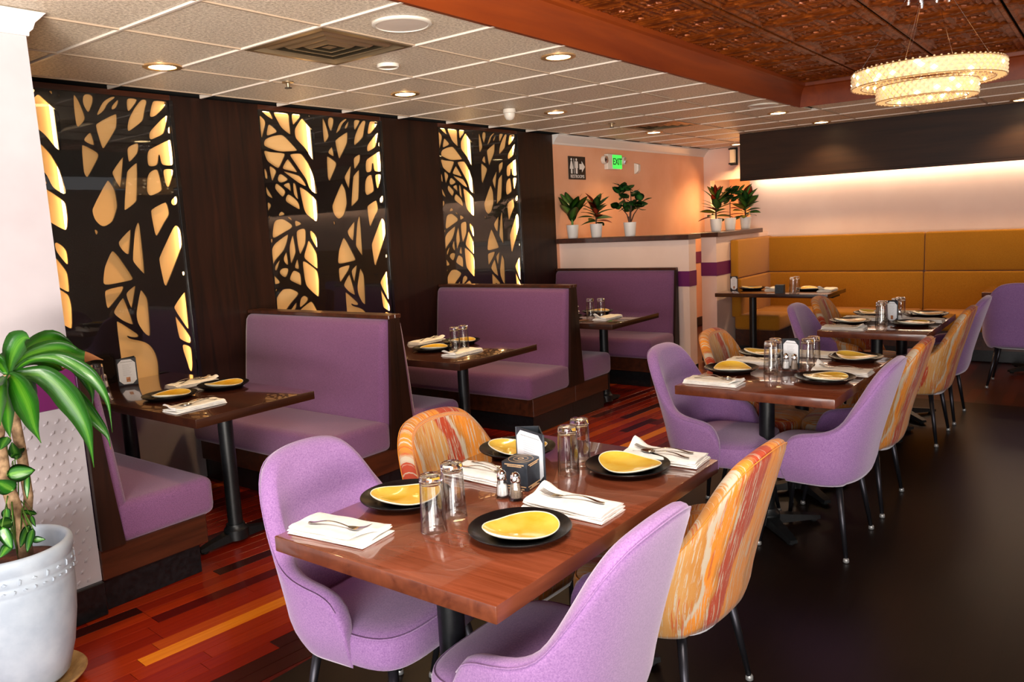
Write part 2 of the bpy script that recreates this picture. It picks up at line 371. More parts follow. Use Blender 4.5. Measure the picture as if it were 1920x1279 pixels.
for r in range(-5, 36):
    v = 2.3+pw*(r+.5); wide = v > 3.62 or v < 2.2
    x = random.choice([.0, .2, .45, .65]) if not wide else .9
    while x < 7.5:
        L = random.choice([.45, .6, .8, 1.0, 1.3]) if not wide else 2.2
        k = random.choices(range(7), PW)[0]
        if abs(v-2.846) < pw/2 and x <= 1.6:
            plank(.5, 1.31, v, 1); x = 1.31; L = 1.3; k = 5
        if abs(v-2.575) < pw/2 and .9 < x < 1.5: k = 3
        L = min(L, 7.6-x)
        if L < .12: break
        plank(x, round(x+L, 2), v, k); x = round(x+L, 2)

# ------------------------------------------------------------------ CEILING: grid, tiles
ceil = struct(bx('ceiling', (-3.2, 2.36, CE+.03), (12.6, 5.4, CE+.09), M['dark_duct']))
bx('ceiling_slab', (7.45, -4.0, CE+.03), (12.6, 2.36, CE+.09), M['dark_duct'], ceil)
TX0, TY0, TP = 3.03, 2.86, .60
tm = MB().box((-TP/2+.010, -TP/2+.010, 0), (TP/2-.010, TP/2-.010, .018), .004, 1).mesh('ceiling_tile'); tm.materials.append(M['tile'])
xs = [TX0+TP*i for i in range(-8, 15)]; ys = [TY0+TP*j for j in range(-9, 5)]
skip_tiles = {(-1, 0): 1, (7, 1): 1}
for i in range(-8, 14):
    for j in range(-9, 4):
        cx, cy = TX0+TP*(i+.5), TY0+TP*(j+.5)
        if cy < 2.3 and cx < 7.6: continue
        if cy < 2.7 and cx < 7.6: continue
        if cy < -2 or cy > 4.9: continue
        if cx < -.5: continue
        if (i, j) in skip_tiles: continue
        link('ceiling_tile', tm, None, ceil, (cx, cy, CE+.004))
# cut row of tiles along the beam
tm2 = MB().box((-TP/2+.010, -.255, 0), (TP/2-.010, .255, .018), .004, 1).mesh('ceiling_tile'); tm2.materials.append(M['tile'])
tm3 = MB().box((-.183, -TP/2+.010, 0), (.183, TP/2-.010, .018), .004, 1).mesh('ceiling_tile'); tm3.materials.append(M['tile'])
for j in range(-8, -1): link('ceiling_tile', tm3, None, ceil, (7.637, TY0+TP*(j+.5), CE+.004))
for i in range(-6, 8): link('ceiling_tile', tm2, None, ceil, (TX0+TP*(i+.5), 2.86-.26, CE+.004))
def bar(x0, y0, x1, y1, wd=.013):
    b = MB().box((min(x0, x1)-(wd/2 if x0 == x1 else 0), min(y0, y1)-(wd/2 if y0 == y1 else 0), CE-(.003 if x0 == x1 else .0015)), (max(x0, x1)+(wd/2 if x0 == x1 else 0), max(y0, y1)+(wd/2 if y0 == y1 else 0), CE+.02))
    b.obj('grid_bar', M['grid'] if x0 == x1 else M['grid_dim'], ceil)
for x in xs:
    if x < 7.4: bar(x, 2.34, x, 4.795)
    else: bar(x, -2.2, x, 4.795)
for y in ys:
    if y > 2.4: bar(-.5, y, 11.5, y)
    elif y > -2.2: bar(7.45, y, 11.5, y)

# recess with tin ceiling and stained crown trim
RZ = 2.685
tinc = struct(bx('ceiling', (-3.2, -4.0, RZ+.03), (7.45, 2.36, RZ+.08), M['dark_duct']))
def tin_mesh():
    mb = MB(); s = TP/2-.010
    rs = []
    for (k, z) in ((s, .0), (s, -.012), (s-.02, -.016), (s-.032, -.004), (s-.05, -.004), (s-.062, -.014), (s-.075, -.004)):
        rs.append([(-k, -k, z), (k, -k, z), (k, k, z), (-k, k, z)])
    mb.rings(rs, True, True)
    for (cx, cy) in ((-.11, -.11), (.11, -.11), (.11, .11), (-.11, .11)):   # four raised lobes and a centre boss
        for q, (R, t) in enumerate(((.098, .012), (.06, .010))):
            n = 14; prof = [(R-t, -.003), (R-t*.4, -.012), (R+t*.2, -.012), (R+t, -.003)]
            mb.rings([[(cx+(r+.018*math.cos(4*a+math.pi))*math.cos(a), cy+(r+.018*math.cos(4*a+math.pi))*math.sin(a), z) for a in [2*math.pi*k/n for k in range(n)]] for r, z in prof], False, False)
    me = mb.mesh('tin_panel', ang=40); me.materials.append(M['tin']); return me
tnm = tin_mesh()
for i in range(-4, 13):
    for j in range(-6, 4):
        cx = 7.36-TP*(i+.5)-.06; cy = 2.38-TP*(j+.5)
        if cy < -1.6 or cx < -.5: continue
        if cx > 7.3 or cy > 2.2: continue
        link('tin_panel', tnm, None, tinc, (cx, cy, RZ+.012))
prof = [(0, -.010), (-.010, -.010), (-.014, .03), (-.024, .075), (-.034, .11), (-.05, .135), (-.058, .15), (-.075, .160), (-.08, .215), (.04, .215), (.04, .0), (0, 0)]
def trim(nm, pts, mat):
    mb = MB(); mb.rings(pts, True, True); return struct(mb.obj(nm, mat, None, ang=30))
t1 = trim('trim_1', [[(x, 2.33+a, CE+z) for a, z in prof] for x in (-3.0, 7.40)], M['trim_wood'])
# mitred corner: the far run
trim('trim_2', [[(7.41+a, y, CE+z) for a, z in prof] for y in (-4.0, 2.33)], M['trim_wood'])

# ------------------------------------------------------------------ LEFT WALL: wood columns, backlit tree panels
HOLES = [[[0.041,2.466],[0.093,2.471],[0.112,2.455],[0.134,2.402],[0.084,2.424],[0.043,2.452]],[[0.131,2.467],[0.272,2.473],[0.268,2.408],[0.273,2.307],[0.237,2.324],[0.19,2.356],[0.166,2.395]],[[0.289,2.471],[0.354,2.476],[0.371,2.46],[0.361,2.438],[0.302,2.381],[0.295,2.386]],[[0.437,2.477],[0.502,2.473],[0.497,2.412],[0.46,2.439]],[[0.016,2.43],[0.032,2.423],[0.069,2.391],[0.046,2.33],[0.022,2.273],[0.012,2.277]],[[0.082,2.372],[0.106,2.368],[0.164,2.326],[0.106,2.305],[0.054,2.288]],[[0.039,2.264],[0.104,2.29],[0.192,2.307],[0.226,2.288],[0.327,2.198],[0.185,2.186],[0.128,2.19],[0.027,2.22]],[[0.306,2.352],[0.383,2.439],[0.411,2.412],[0.486,2.339],[0.471,2.125],[0.443,2.142],[0.39,2.219],[0.307,2.287]],[[0.02,2.191],[0.078,2.179],[0.213,2.176],[0.178,2.122],[0.136,2.062],[0.049,2.112],[0.038,2.135]],[[0.238,2.171],[0.351,2.181],[0.409,2.111],[0.446,2.027],[0.465,1.91],[0.458,1.882],[0.396,1.922],[0.373,1.995],[0.326,2.055],[0.287,2.107]],[[0.224,2.144],[0.309,2.039],[0.236,2.053],[0.163,2.066]],[[0.057,2.089],[0.124,2.053],[0.097,2.009],[0.072,1.97],[0.063,2.014]],[[0.004,2.071],[0.038,2.048],[0.041,1.99],[0.018,1.993],[-0.0,2.013]],[[0.167,2.051],[0.322,2.018],[0.369,1.958],[0.368,1.94],[0.301,1.967]],[[0.143,2.036],[0.215,1.996],[0.199,1.981],[0.139,1.963],[0.114,1.988]],[[0.104,1.968],[0.174,1.918],[0.182,1.897],[0.149,1.859],[0.085,1.927]],[[0.227,1.972],[0.23,1.897],[0.207,1.921],[0.169,1.942],[0.167,1.954]],[[0.25,1.972],[0.278,1.958],[0.291,1.84],[0.26,1.867],[0.248,1.891]],[[0.196,1.891],[0.259,1.855],[0.293,1.819],[0.298,1.767],[0.217,1.808],[0.165,1.838]],[[0.004,1.947],[0.028,1.926],[0.073,1.85],[0.002,1.877]],[[-0.003,1.836],[0.054,1.81],[0.01,1.763],[-0.01,1.758]],[[0.302,1.943],[0.371,1.91],[0.457,1.842],[0.457,1.749],[0.443,1.679],[0.41,1.695],[0.345,1.74],[0.327,1.782]],[[0.124,1.768],[0.166,1.74],[0.091,1.727]],[[-0.007,1.735],[0.031,1.734],[0.013,1.699],[-0.006,1.684],[-0.011,1.7]],[[0.054,1.687],[0.081,1.705],[0.139,1.709],[0.215,1.664],[0.209,1.643],[0.121,1.607],[0.053,1.577],[0.028,1.581],[0.04,1.64]],[[0.17,1.722],[0.199,1.72],[0.216,1.706],[0.211,1.693]],[[0.238,1.699],[0.307,1.67],[0.244,1.65],[0.237,1.66]],[[-0.011,1.644],[0.021,1.646],[0.017,1.605],[-0.003,1.588],[-0.014,1.618]],[[-0.004,1.577],[0.038,1.562],[-0.006,1.532]],[[-0.009,1.5],[0.048,1.539],[0.176,1.605],[0.154,1.54],[0.122,1.487],[0.082,1.453],[0.034,1.414],[0.005,1.378],[-0.014,1.394]],[[0.174,1.526],[0.212,1.603],[0.227,1.463],[0.168,1.372],[0.165,1.478]],[[0.24,1.618],[0.295,1.634],[0.325,1.63],[0.332,1.611],[0.321,1.525],[0.258,1.436],[0.244,1.511]],[[0.366,1.619],[0.393,1.609],[0.428,1.57],[0.428,1.489],[0.415,1.489],[0.368,1.566]],[[0.347,1.552],[0.381,1.504],[0.417,1.439],[0.414,1.332],[0.402,1.33],[0.336,1.379],[0.286,1.422],[0.327,1.506]],[[0.143,1.48],[0.15,1.373],[0.122,1.384],[0.105,1.416],[0.117,1.445]],[[0.086,1.429],[0.044,1.342],[0.023,1.346],[0.03,1.379]],[[0.234,1.426],[0.244,1.339],[0.217,1.342],[0.196,1.355]],[[0.057,1.329],[0.086,1.357],[0.15,1.352],[0.135,1.311],[0.115,1.288],[0.086,1.296]],[[0.183,1.337],[0.251,1.307],[0.249,1.215],[0.22,1.227],[0.138,1.268]],[[0.273,1.398],[0.314,1.383],[0.408,1.314],[0.415,1.244],[0.402,1.109],[0.35,1.149],[0.287,1.211],[0.278,1.274]],[[-0.013,1.307],[0.005,1.312],[0.07,1.252],[-0.013,1.245],[-0.019,1.257]],[[-0.02,1.215],[0.036,1.207],[0.009,1.192],[-0.018,1.181]],[[-0.013,1.149],[0.076,1.206],[0.149,1.201],[0.213,1.169],[0.211,1.15],[0.138,1.096],[0.071,1.03],[-0.005,0.936],[-0.032,0.788],[-0.02,0.999]],[[0.191,1.106],[0.186,1.06],[0.153,1.03],[0.104,0.989],[0.043,0.911],[0.099,1.015]],[[0.227,1.124],[0.264,1.142],[0.307,1.112],[0.264,1.076],[0.208,1.051]],[[0.206,1.036],[0.317,1.092],[0.342,1.074],[0.375,1.007],[0.398,0.927],[0.404,0.83],[0.385,0.729],[0.31,0.773],[0.215,0.907]],[[0.038,0.869],[0.165,1.0],[0.212,0.876],[0.256,0.711],[0.238,0.548],[0.073,0.578],[-0.003,0.691]],[[0.576,2.473],[0.602,2.423],[0.631,2.32],[0.581,2.267],[0.569,2.28],[0.569,2.378]],[[0.632,2.475],[0.688,2.479],[0.682,2.416],[0.647,2.347],[0.62,2.406]],[[0.797,2.48],[0.826,2.476],[0.77,2.422],[0.744,2.376],[0.699,2.342],[0.696,2.352],[0.741,2.426]],[[0.841,2.455],[0.822,2.4],[0.786,2.379],[0.789,2.404]],[[0.886,2.48],[0.962,2.483],[0.893,2.379],[0.881,2.391]],[[0.978,2.482],[1.02,2.482],[0.996,2.405],[0.976,2.332],[0.876,2.26],[0.868,2.276],[0.884,2.334],[0.926,2.4]],[[1.051,2.483],[1.158,2.482],[1.125,2.426],[1.064,2.37],[1.032,2.357],[1.019,2.364]],[[0.677,2.291],[0.819,2.368],[0.805,2.279],[0.712,2.151],[0.701,2.161]],[[0.649,2.251],[0.664,2.163],[0.594,2.194]],[[0.585,2.176],[0.68,2.126],[0.673,2.097],[0.595,1.977],[0.578,2.008]],[[1.157,2.383],[1.103,2.261],[1.013,2.219],[1.001,2.23],[1.009,2.269],[1.099,2.352]],[[1.15,2.316],[1.161,2.309],[1.156,2.266],[1.131,2.265],[1.131,2.288]],[[0.989,2.158],[1.151,2.233],[1.145,2.066],[1.062,2.065],[1.056,2.144],[1.039,2.064],[0.973,2.053],[0.974,2.118]],[[0.984,2.027],[1.038,2.044],[1.053,1.909],[0.964,1.872],[0.946,1.902],[0.958,1.987]],[[1.067,2.042],[1.152,2.043],[1.102,1.936],[1.083,1.929],[1.073,1.962]],[[0.933,2.201],[0.92,2.136],[0.852,2.071],[0.852,2.153],[0.867,2.173]],[[0.829,2.119],[0.784,1.915],[0.739,2.013]],[[0.91,2.084],[0.878,1.843],[0.787,1.782],[0.834,2.024]],[[0.714,1.977],[0.75,1.915],[0.754,1.812],[0.713,1.722],[0.651,1.691],[0.609,1.731],[0.596,1.795]],[[1.143,1.882],[1.145,1.828],[1.108,1.812],[1.094,1.842]],[[1.069,1.842],[1.082,1.762],[1.043,1.715],[0.978,1.622],[0.967,1.644],[0.955,1.79]],[[0.596,1.686],[0.623,1.669],[0.604,1.643]],[[0.822,1.683],[0.788,1.517],[0.753,1.542],[0.725,1.598]],[[0.868,1.722],[0.878,1.695],[0.873,1.387],[0.803,1.481],[0.841,1.669]],[[0.687,1.558],[0.721,1.517],[0.802,1.369],[0.756,1.362],[0.644,1.35],[0.607,1.356],[0.63,1.457]],[[0.611,1.32],[0.736,1.337],[0.715,1.296],[0.625,1.208],[0.613,1.219]],[[0.81,1.338],[0.763,1.183],[0.735,1.288]],[[0.721,1.272],[0.767,1.086],[0.697,1.126],[0.644,1.181]],[[0.834,1.31],[0.872,1.244],[0.869,1.136],[0.862,1.002],[0.827,1.026],[0.79,1.097],[0.787,1.158]],[[1.119,1.692],[1.144,1.661],[1.143,1.559],[1.005,1.306],[0.989,1.322],[0.973,1.485],[1.094,1.676]],[[1.128,1.268],[1.126,1.015],[1.113,1.023],[1.033,1.169]],[[1.038,1.121],[1.131,0.965],[1.129,0.916],[1.05,0.961]],[[1.12,1.392],[1.141,1.391],[1.138,1.367],[1.121,1.368]],[[1.065,0.928],[1.129,0.897],[1.126,0.786],[1.116,0.732],[1.097,0.746],[1.086,0.809],[1.07,0.873]],[[0.659,1.135],[0.785,1.028],[0.785,1.012],[0.764,1.013],[0.733,1.02],[0.713,1.033],[0.727,1.008],[0.803,0.984],[0.849,0.956],[0.88,0.903],[0.892,0.837],[0.888,0.762],[0.875,0.629],[0.659,0.673],[0.661,0.855]]]
wl = struct(bx('wall_left', (-3.0, 4.96, 0), (12.6, 5.1, CE+.03), M['white_paint']))
PX = [1.655, 3.465, 5.315]; PWD = 1.16; PZ0, PZ1 = .66, 2.468
cols = [(-3.0, 1.655), (2.815, 3.465), (4.625, 5.315), (6.475, 7.10)]
for a, b in cols: bx('wood_column', (a, 4.80, 0), (b, 4.96, CE), M['dark_wood'], wl, .003, 1)
for x0 in PX:
    bx('wood_header', (x0, 4.80, PZ1), (x0+PWD, 4.96, CE), M['dark_wood_x'], wl)
    bx('lower_wall', (x0, 4.84, 0), (x0+PWD, 4.96, PZ0-.03), M['white_paint'], wl)
    bx('sill_ledge', (x0, 4.795, PZ0-.03), (x0+PWD, 4.96, PZ0), M['dark_wood_x'], wl, .003, 1)
def subdiv_poly(p, it=2):
    for _ in range(it):
        q = []
        for i in range(len(p)):
            a, b = p[i], p[(i+1) % len(p)]
            L = math.hypot(b[0]-a[0], b[1]-a[1]); c = min(.25, .014/max(L, 1e-6)) if _ == 0 else .25
            q += [(a[0]+(b[0]-a[0])*c, a[1]+(b[1]-a[1])*c), (a[0]+(b[0]-a[0])*(1-c), a[1]+(b[1]-a[1])*(1-c))]
        p = q
    return p
def tree_mesh():
    cu = bpy.data.curves.new('tree_screen', 'CURVE'); cu.dimensions = '2D'; cu.fill_mode = 'BOTH'; cu.extrude = .005
    def spl(p):
        s = cu.splines.new('POLY'); s.points.add(len(p)-1); s.use_cyclic_u = True
        for k, (x, y) in enumerate(p): s.points[k].co = (x, y, 0, 1)
    spl([(0, PZ0), (PWD, PZ0), (PWD, PZ1), (0, PZ1)])
    for h in HOLES:
        h = [(min(max(a, .014), PWD-.014), min(max(z, PZ0+.03), PZ1-.008)) for a, z in h]
        spl(subdiv_poly(h))
    o = bpy.data.objects.new('t', cu); C.objects.link(o); bpy.context.view_layer.update()
    me = bpy.data.meshes.new_from_object(o.evaluated_get(bpy.context.evaluated_depsgraph_get())); bpy.data.objects.remove(o)
    me.materials.clear(); me.materials.append(M['tree_board']); me.name = 'tree_screen'
    return me
tme = tree_mesh()
desc = ['beside the white pillar', 'second from the pillar', 'third and farthest']
for k, x0 in enumerate(PX):
    r = empty('backlit_panel', (x0, 4.80, 0), 0, 'tall backlit panel with black tree branch cutouts, ' + desc[k], 'wall panel', 'backlit tree panels on the left wall')
    t = link('tree_screen', tme, None, r, (0, .012, 0), (math.pi/2, 0, 0))
    b = bx('light_sheet', (0.002, .062, PZ0), (PWD-.002, .072, PZ1), M['backlit'], r)
    bx('acrylic_sheet', (0.002, .0, PZ0), (PWD-.002, .004, PZ1), M['pane'], r)
    s = bx('inner_frame', (.462, .019, PZ0), (.50, .061, PZ1), M['tree_board'], r)
    for (lo, hi) in (((.455, .028, PZ0+.03), (.461, .056, PZ1-.02)), ((PWD-.009, .028, PZ0+.03), (PWD-.003, .056, PZ1-.02))):
        bx('led_strip', lo, hi, M['led'], r)
    bx('led_strip', (.02, .03, PZ1-.006), (.44, .055, PZ1-.002), M['led_soft'], r)
    bx('edge_strip', (PWD-.010, -.006, PZ0), (PWD+.014, .002, PZ1), M['tree_board'], r)

# pink wall beyond, crown, hallway
wf = struct(bx('wall_far', (7.10, 4.80, 0), (10.95, 4.96, CE), M['peach_paint']))
bx('purple_band', (7.10, 4.794, .905), (10.95, 4.80, 1.065), M['purple_paint'], wf)
struct(bx('baseboard_far', (7.10, 4.785, 0), (10.95, 4.80, .12), M['black_base']))
cp = [(0, .0), (-.012, 0), (-.018, .02), (-.03, .03), (-.045, .055), (-.07, .075), (-.078, .09), (-.078, .10), (0, .10)]
trim('trim_3', [[(x, 4.80+a, CE-.10+z) for a, z in cp] for x in (7.10, 10.95)], M['crown_white'])
wh = struct(bx('wall_hall', (10.95, 4.70, 0), (11.10, 5.3, 2.06), M['blush_paint']))
bx('header', (10.95, 3.2, 2.06), (11.10, 5.3, CE), M['blush_paint'], wh)
wb = struct(bx('wall_back', (12.3, 2.0, 0), (12.45, 5.4, CE), M['peach_paint']))
# right back wall, dark soffit with light strip below
wr = struct(bx('wall_right', (9.62, -4.0, 0), (9.74, 3.62, CE), M['blush_paint']))
sof = struct(bx('trim_4', (9.30, -4.0, 1.985), (9.62, 3.62, CE), M['soffit'], None, .002, 1))
led = bx('led_strip', (9.52, -3.9, 1.966), (9.545, 3.54, 1.984), M['led_white'])
tag(led, 'warm light strip under the dark soffit along the back wall', 'light strip')
bx('soffit_lip', (9.30, -4.0, 1.955), (9.315, 3.62, 1.985), M['soffit'], sof)
struct(bx('wall_side_blocker', (-2.0, -4.0, 0), (12.6, -3.9, CE), M['blush_paint']))  # unseen wall, added to block light from the open right side

# half wall with ledge behind the last booth
h1 = empty('half_wall', (7.15, 3.30, 0), 0, 'low pink half wall with dark ledge behind the last booth', 'half wall')
bx('wall_body', (0, 0, 0), (.16, 1.50, 1.355), M['blush_paint'], h1)
bx('ledge_cap', (-.07, -.03, 1.355), (.22, 1.50, 1.405), M['dark_wood_x'], h1, .004, 1)
bx('purple_band', (-.004, -.004, .90), (.164, 1.50, 1.05), M['purple_paint'], h1)
bx('base_board', (-.006, -.006, 0), (.166, 1.50, .11), M['black_base'], h1)
h2 = empty('half_wall', (8.05, 3.40, 0), 0, 'low pink half wall with purple band at the end of the mustard banquette', 'half wall')
bx('wall_body', (0, 0, 0), (1.57, .17, 1.345), M['blush_paint'], h2)
bx('ledge_cap', (-.07, -.05, 1.345), (1.26, .27, 1.395), M['dark_wood_x'], h2, .004, 1)
bx('purple_band', (-.004, -.004, .93), (.42, .174, 1.075), M['purple_paint'], h2)
bx('base_board', (-.006, -.006, 0), (.34, .176, .11), M['black_base'], h2)

# textured half wall, purple band and white pillar at the left
hw = struct(bx('wall_front', (-3.0, 3.43, .15), (1.445, 3.60, .93), M['white_paint']))
bx('purple_cap', (-3.0, 3.425, .93), (1.445, 3.60, 1.09), M['purple_paint'], hw, .004, 1)
bx('pillar_body', (-3.0, 3.45, 1.09), (1.44, 3.60, CE), M['white_paint'], hw)
struct(bx('baseboard_front', (-3.0, 3.405, 0), (1.445, 3.60, .15), M['black_base'], None, .004, 1))
mb = MB()
for i in range(26):
    for j in range(17):
        if random.random() < .03: continue
        cx = .36+i*.043+(j % 2)*.0215; cz = .175+j*.044
        if cx > 1.43: continue
        a = .9 if (i+j) % 2 else -.4; a = .8
        q = [(-.014, 0), (-.004, .006), (.014, 0), (-.004, -.006)]
        pts = [(cx+u*math.cos(a)-vv*math.sin(a), cz+u*math.sin(a)+vv*math.cos(a)) for u, vv in q]
        mb.rings([[(p[0], 3.43, p[1]) for p in pts], [((p[0]*.5+cx*.5), 3.4225, (p[1]*.5+cz*.5)) for p in pts]], False, True)
lug = mb.obj('raised_lug', M['white_paint'], hw); lug['kind'] = 'stuff'
cpp = [(0, -.085), (-.008, -.085), (-.010, -.07), (-.020, -.06), (-.028, -.035), (-.044, -.018), (-.052, -.008), (-.06, 0), (-.06, .0), (0, 0)]
def cap_molding():
    mb = MB()
    rs = []
    for a, z in cpp:
        k = -a
        rs.append([(-3.0, 3.45-k, CE+z), (1.44+k, 3.45-k, CE+z), (1.44+k, 3.60+k, CE+z), (-3.0, 3.60+k, CE+z)])
    return mb.rings(rs, True, True)
struct(cap_molding().obj('trim_5', M['crown_white'], None, ang=25))

# ------------------------------------------------------------------ BOOTH BENCHES (local: faces +x, back plane x=0, aisle end y=0, wall end y=1.38)
BL = 1.375
def cushion(name, lo, hi, bev, mat, parent, seg=4):
    return MB().box(lo, hi, bev, seg).obj(name, mat, parent, smooth=True)
def bench(name, x, d, label, top=1.075, seatx=.56, panel=True, y0=3.42, length=BL, end_split=.0):
    # d=+1 faces +x, d=-1 faces -x
    r = empty(name, (x, y0, 0), 0, label, 'booth bench', 'purple booth benches along the left wall')
    f = lambda a, b, lo2, hi2: ((min(a*d, b*d), lo2[0], lo2[1]), (max(a*d, b*d), hi2[0], hi2[1]))
    lo, hi = f(-.0, seatx-.09, (.03, 0), (length, .145)); bx('kick_plate', lo, hi, M['black_base'], r)
    lo, hi = f(0, seatx-.055, (0.0, .145), (length, .285)); bx('base_board', lo, hi, M['dark_wood_x'], r, .004, 1)
    lo, hi = f(.08, seatx, (-.015, .278), (length, .465)); s = cushion('seat_cushion', lo, hi, .045, M['booth'], r)
    # back cushion: slanted slab
    mb = MB(); n = 7; rs = []
    yy = [-.0, .02, .06, length-.06, length-.02, length]
    outer = []
    for y, ins in ((.0, .03), (.012, .008), (.04, 0), (length-.04, 0), (length-.012, .008), (length, .03)):
        sec = [(.03, .29), (.155-ins, .30), (.15-ins, .46), (.125-ins, .70), (.095-ins, .95), (.082-ins, 1.03), (.060-ins*.5, 1.058-ins*.4), (.035, 1.066-ins*.4), (.015, 1.066-ins*.4), (.0, 1.05)]
        sec = [(a*d, z*(top/1.075) if z > .46 else z) for a, z in sec]
        rs.append([(a, y, z) for a, z in sec])
    mb.rings(rs, True, True); mb.obj('back_cushion', M['booth'], r, ang=50)
    # wood end panel and cap
    p = [(0, .285), (.105, .285), (.075, .60), (.036, top-.005), (0, top-.005)] if panel else [(-.0, .285), (.12, .285), (.10, .6), (.05, top-.005), (0, top-.005)]
    mb = MB(); mb.prism([(a*d, z) for a, z in p], -.022, .0, 'y'); mb.obj('end_panel', M['dark_wood'], r)
    lo, hi = f(0, .05, (-.022, top-.008), (length, top+.016)); bx('top_cap', lo, hi, M['dark_wood_x'], r, .003, 1)
    return r
bench('booth_bench', 1.447, 1, 'purple booth bench nearest the camera, back against the white textured half wall')
bench('booth_bench', 3.272, -1, 'purple booth bench facing the camera behind the nearest booth table')
bench('booth_bench', 3.274, 1, 'purple booth bench seen from behind the first tall back, at the middle booth', seatx=.55)
bench('booth_bench', 5.236, -1, 'purple booth bench facing the camera behind the middle booth table', seatx=.64)
bench('booth_bench', 5.238, 1, 'purple booth bench with only its seat end showing, before the farthest booth table', seatx=.57, length=1.35)
bench('booth_bench', 7.11, -1, 'purple booth bench against the low pink half wall, last along the wall', seatx=.62)

# ------------------------------------------------------------------ TABLES
def tabletop(name, lo, hi, parent, mat=None, label=None):
    mb = MB().box(lo, hi, .004, 2); me = mb.mesh(name, ang=35)
    me.materials.append(mat or M['table']); me.materials.append(M['edge_shaded'] if mat else M['table_edge'])
    for p in me.polygons:
        if abs(p.normal.z) < .5: p.material_index = 1
    return link(name, me, None, parent)
def foot_base(parent, loc, kind='cross', ang=0, L=.28):
    mb = MB()
    dirs = [ang+k*math.pi/2 for k in range(4)] if kind == 'cross' else [ang, ang+math.pi]
    for a in dirs:
        c, s = math.cos(a), math.sin(a); n = (-s, c)
        rs = []
        for t, hw_, z0, z1 in ((.0, .034, .018, .07), (.06, .034, .018, .062), (L*.8, .027, .016, .040), (L-.03, .026, .012, .036), (L, .020, .014, .030)):
            rs.append([(loc[0]+c*t+n[0]*q*hw_, loc[1]+s*t+n[1]*q*hw_, z) for q, z in ((-1, z0), (1, z0), (.8, z1), (-.8, z1))])
        mb.rings(rs)
        mb.lathe([(.017, 0), (.019, .004), (.012, .014), (.008, .02)], 10, (loc[0]+c*(L-.03), loc[1]+s*(L-.03), 0))
    mb.lathe([(.062, .02), (.062, .072), (.050, .085), (.046, .10)], 20, (loc[0], loc[1], 0))
    mb.obj('foot_base', M['black_metal'], parent, ang=40)
def pedestal(parent, loc, r=.038, kind='cross', ang=0, L=.28):
    MB().lathe([(r, .06), (r, .705)], 24, (loc[0], loc[1], 0)).obj('column', M['black_metal'], parent, ang=40)
    MB().box((loc[0]-.12, loc[1]-.12, .700), (loc[0]+.12, loc[1]+.12, .714), .003, 1).obj('mounting_plate', M['black_metal'], parent)
    foot_base(parent, loc, kind, ang, L)
def table(x0, y0, x1, y1, label, peds, kind='cross', ang=math.radians(45), th=.045, L=.28):
    r = empty('dining_table', ((x0+x1)/2, (y0+y1)/2, 0), 0, label, 'table', 'dark red walnut restaurant tables')
    a, b = (x1-x0)/2, (y1-y0)/2
    tabletop('tabletop', (-a, -b, .76-th), (a, b, .76), r, M['table_shaded'] if kind == 'bar' else None)
    for px, py in peds: pedestal(r, (px-(x0+x1)/2, py-(y0+y1)/2), kind=kind, ang=ang, L=L)
    return r
table(1.225, 1.035, 2.445, 1.825, 'large walnut table nearest the camera, set for four with a menu stand and black cube', [(1.50, 1.43), (2.16, 1.43)])
table(3.49, .94, 4.045, 1.70, 'near half of the middle table pair, set with two plates and shakers', [(3.80, 1.35)])
table(4.049, .94, 4.61, 1.70, 'far half of the middle table pair, set with two plates', [(4.42, 1.37)])
table(5.51, .93, 6.065, 1.61, 'near half of the third table pair in front of the mustard banquette', [(5.80, 1.29)])
table(6.069, .93, 6.625, 1.61, 'far half of the third table pair in front of the mustard banquette', [(6.40, 1.25)])
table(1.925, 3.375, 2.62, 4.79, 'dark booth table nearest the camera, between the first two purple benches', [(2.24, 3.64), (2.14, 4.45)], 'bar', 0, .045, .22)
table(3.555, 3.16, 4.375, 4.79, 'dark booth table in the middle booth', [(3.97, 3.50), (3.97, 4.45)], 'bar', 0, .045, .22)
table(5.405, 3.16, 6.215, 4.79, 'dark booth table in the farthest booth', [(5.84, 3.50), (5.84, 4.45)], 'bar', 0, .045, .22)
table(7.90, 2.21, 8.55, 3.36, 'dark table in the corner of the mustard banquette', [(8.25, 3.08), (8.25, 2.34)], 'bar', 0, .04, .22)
table(8.25, .12, 8.92, .96, 'dark table mostly hidden behind the far purple chair at the right edge', [(8.6, .54)], 'cross', .78)

# ------------------------------------------------------------------ MUSTARD BANQUETTE
bq = empty('banquette', (9.35, 3.38, 0), 0, 'long mustard upholstered banquette along the back wall and around the corner', 'banquette')
def bqp(name, lo, hi, mat, bev=.02):
    lo = (lo[0]-9.35, lo[1]-3.38, lo[2]); hi = (hi[0]-9.35, hi[1]-3.38, hi[2])
    return MB().box(lo, hi, bev, 3).obj(name, mat, bq, smooth=bool(bev)) if bev else bx(name, lo, hi, mat, bq)
yb = [3.375, 1.635, -.02, -1.65, -3.2]
for a, b in zip(yb[:-1], yb[1:]):
    bqp('back_panel', (9.38, b+.002, .872), (9.50, a-.002, 1.285), M['mustard'])
    bqp('back_panel', (9.36, b+.002, .44), (9.50, a-.002, .868), M['mustard'])
    bqp('seat_cushion', (8.86, b+.002, .30), (9.44, a-.002, .47), M['mustard'], .035)
bqp('corner_back_panel', (8.40, 3.30, .872), (9.50, 3.39, 1.295), M['mustard'])
bqp('corner_back_panel', (8.42, 3.28, .44), (9.50, 3.39, .868), M['mustard'])
bqp('corner_seat', (8.42, 2.86, .30), (8.86, 3.36, .47), M['mustard'], .035)
bqp('base_board', (8.92, -3.2, .12), (9.50, 3.36, .30), M['dark_wood_x'], 0)
bqp('base_board', (8.46, 2.92, .12), (8.92, 3.36, .30), M['dark_wood_x'], 0)
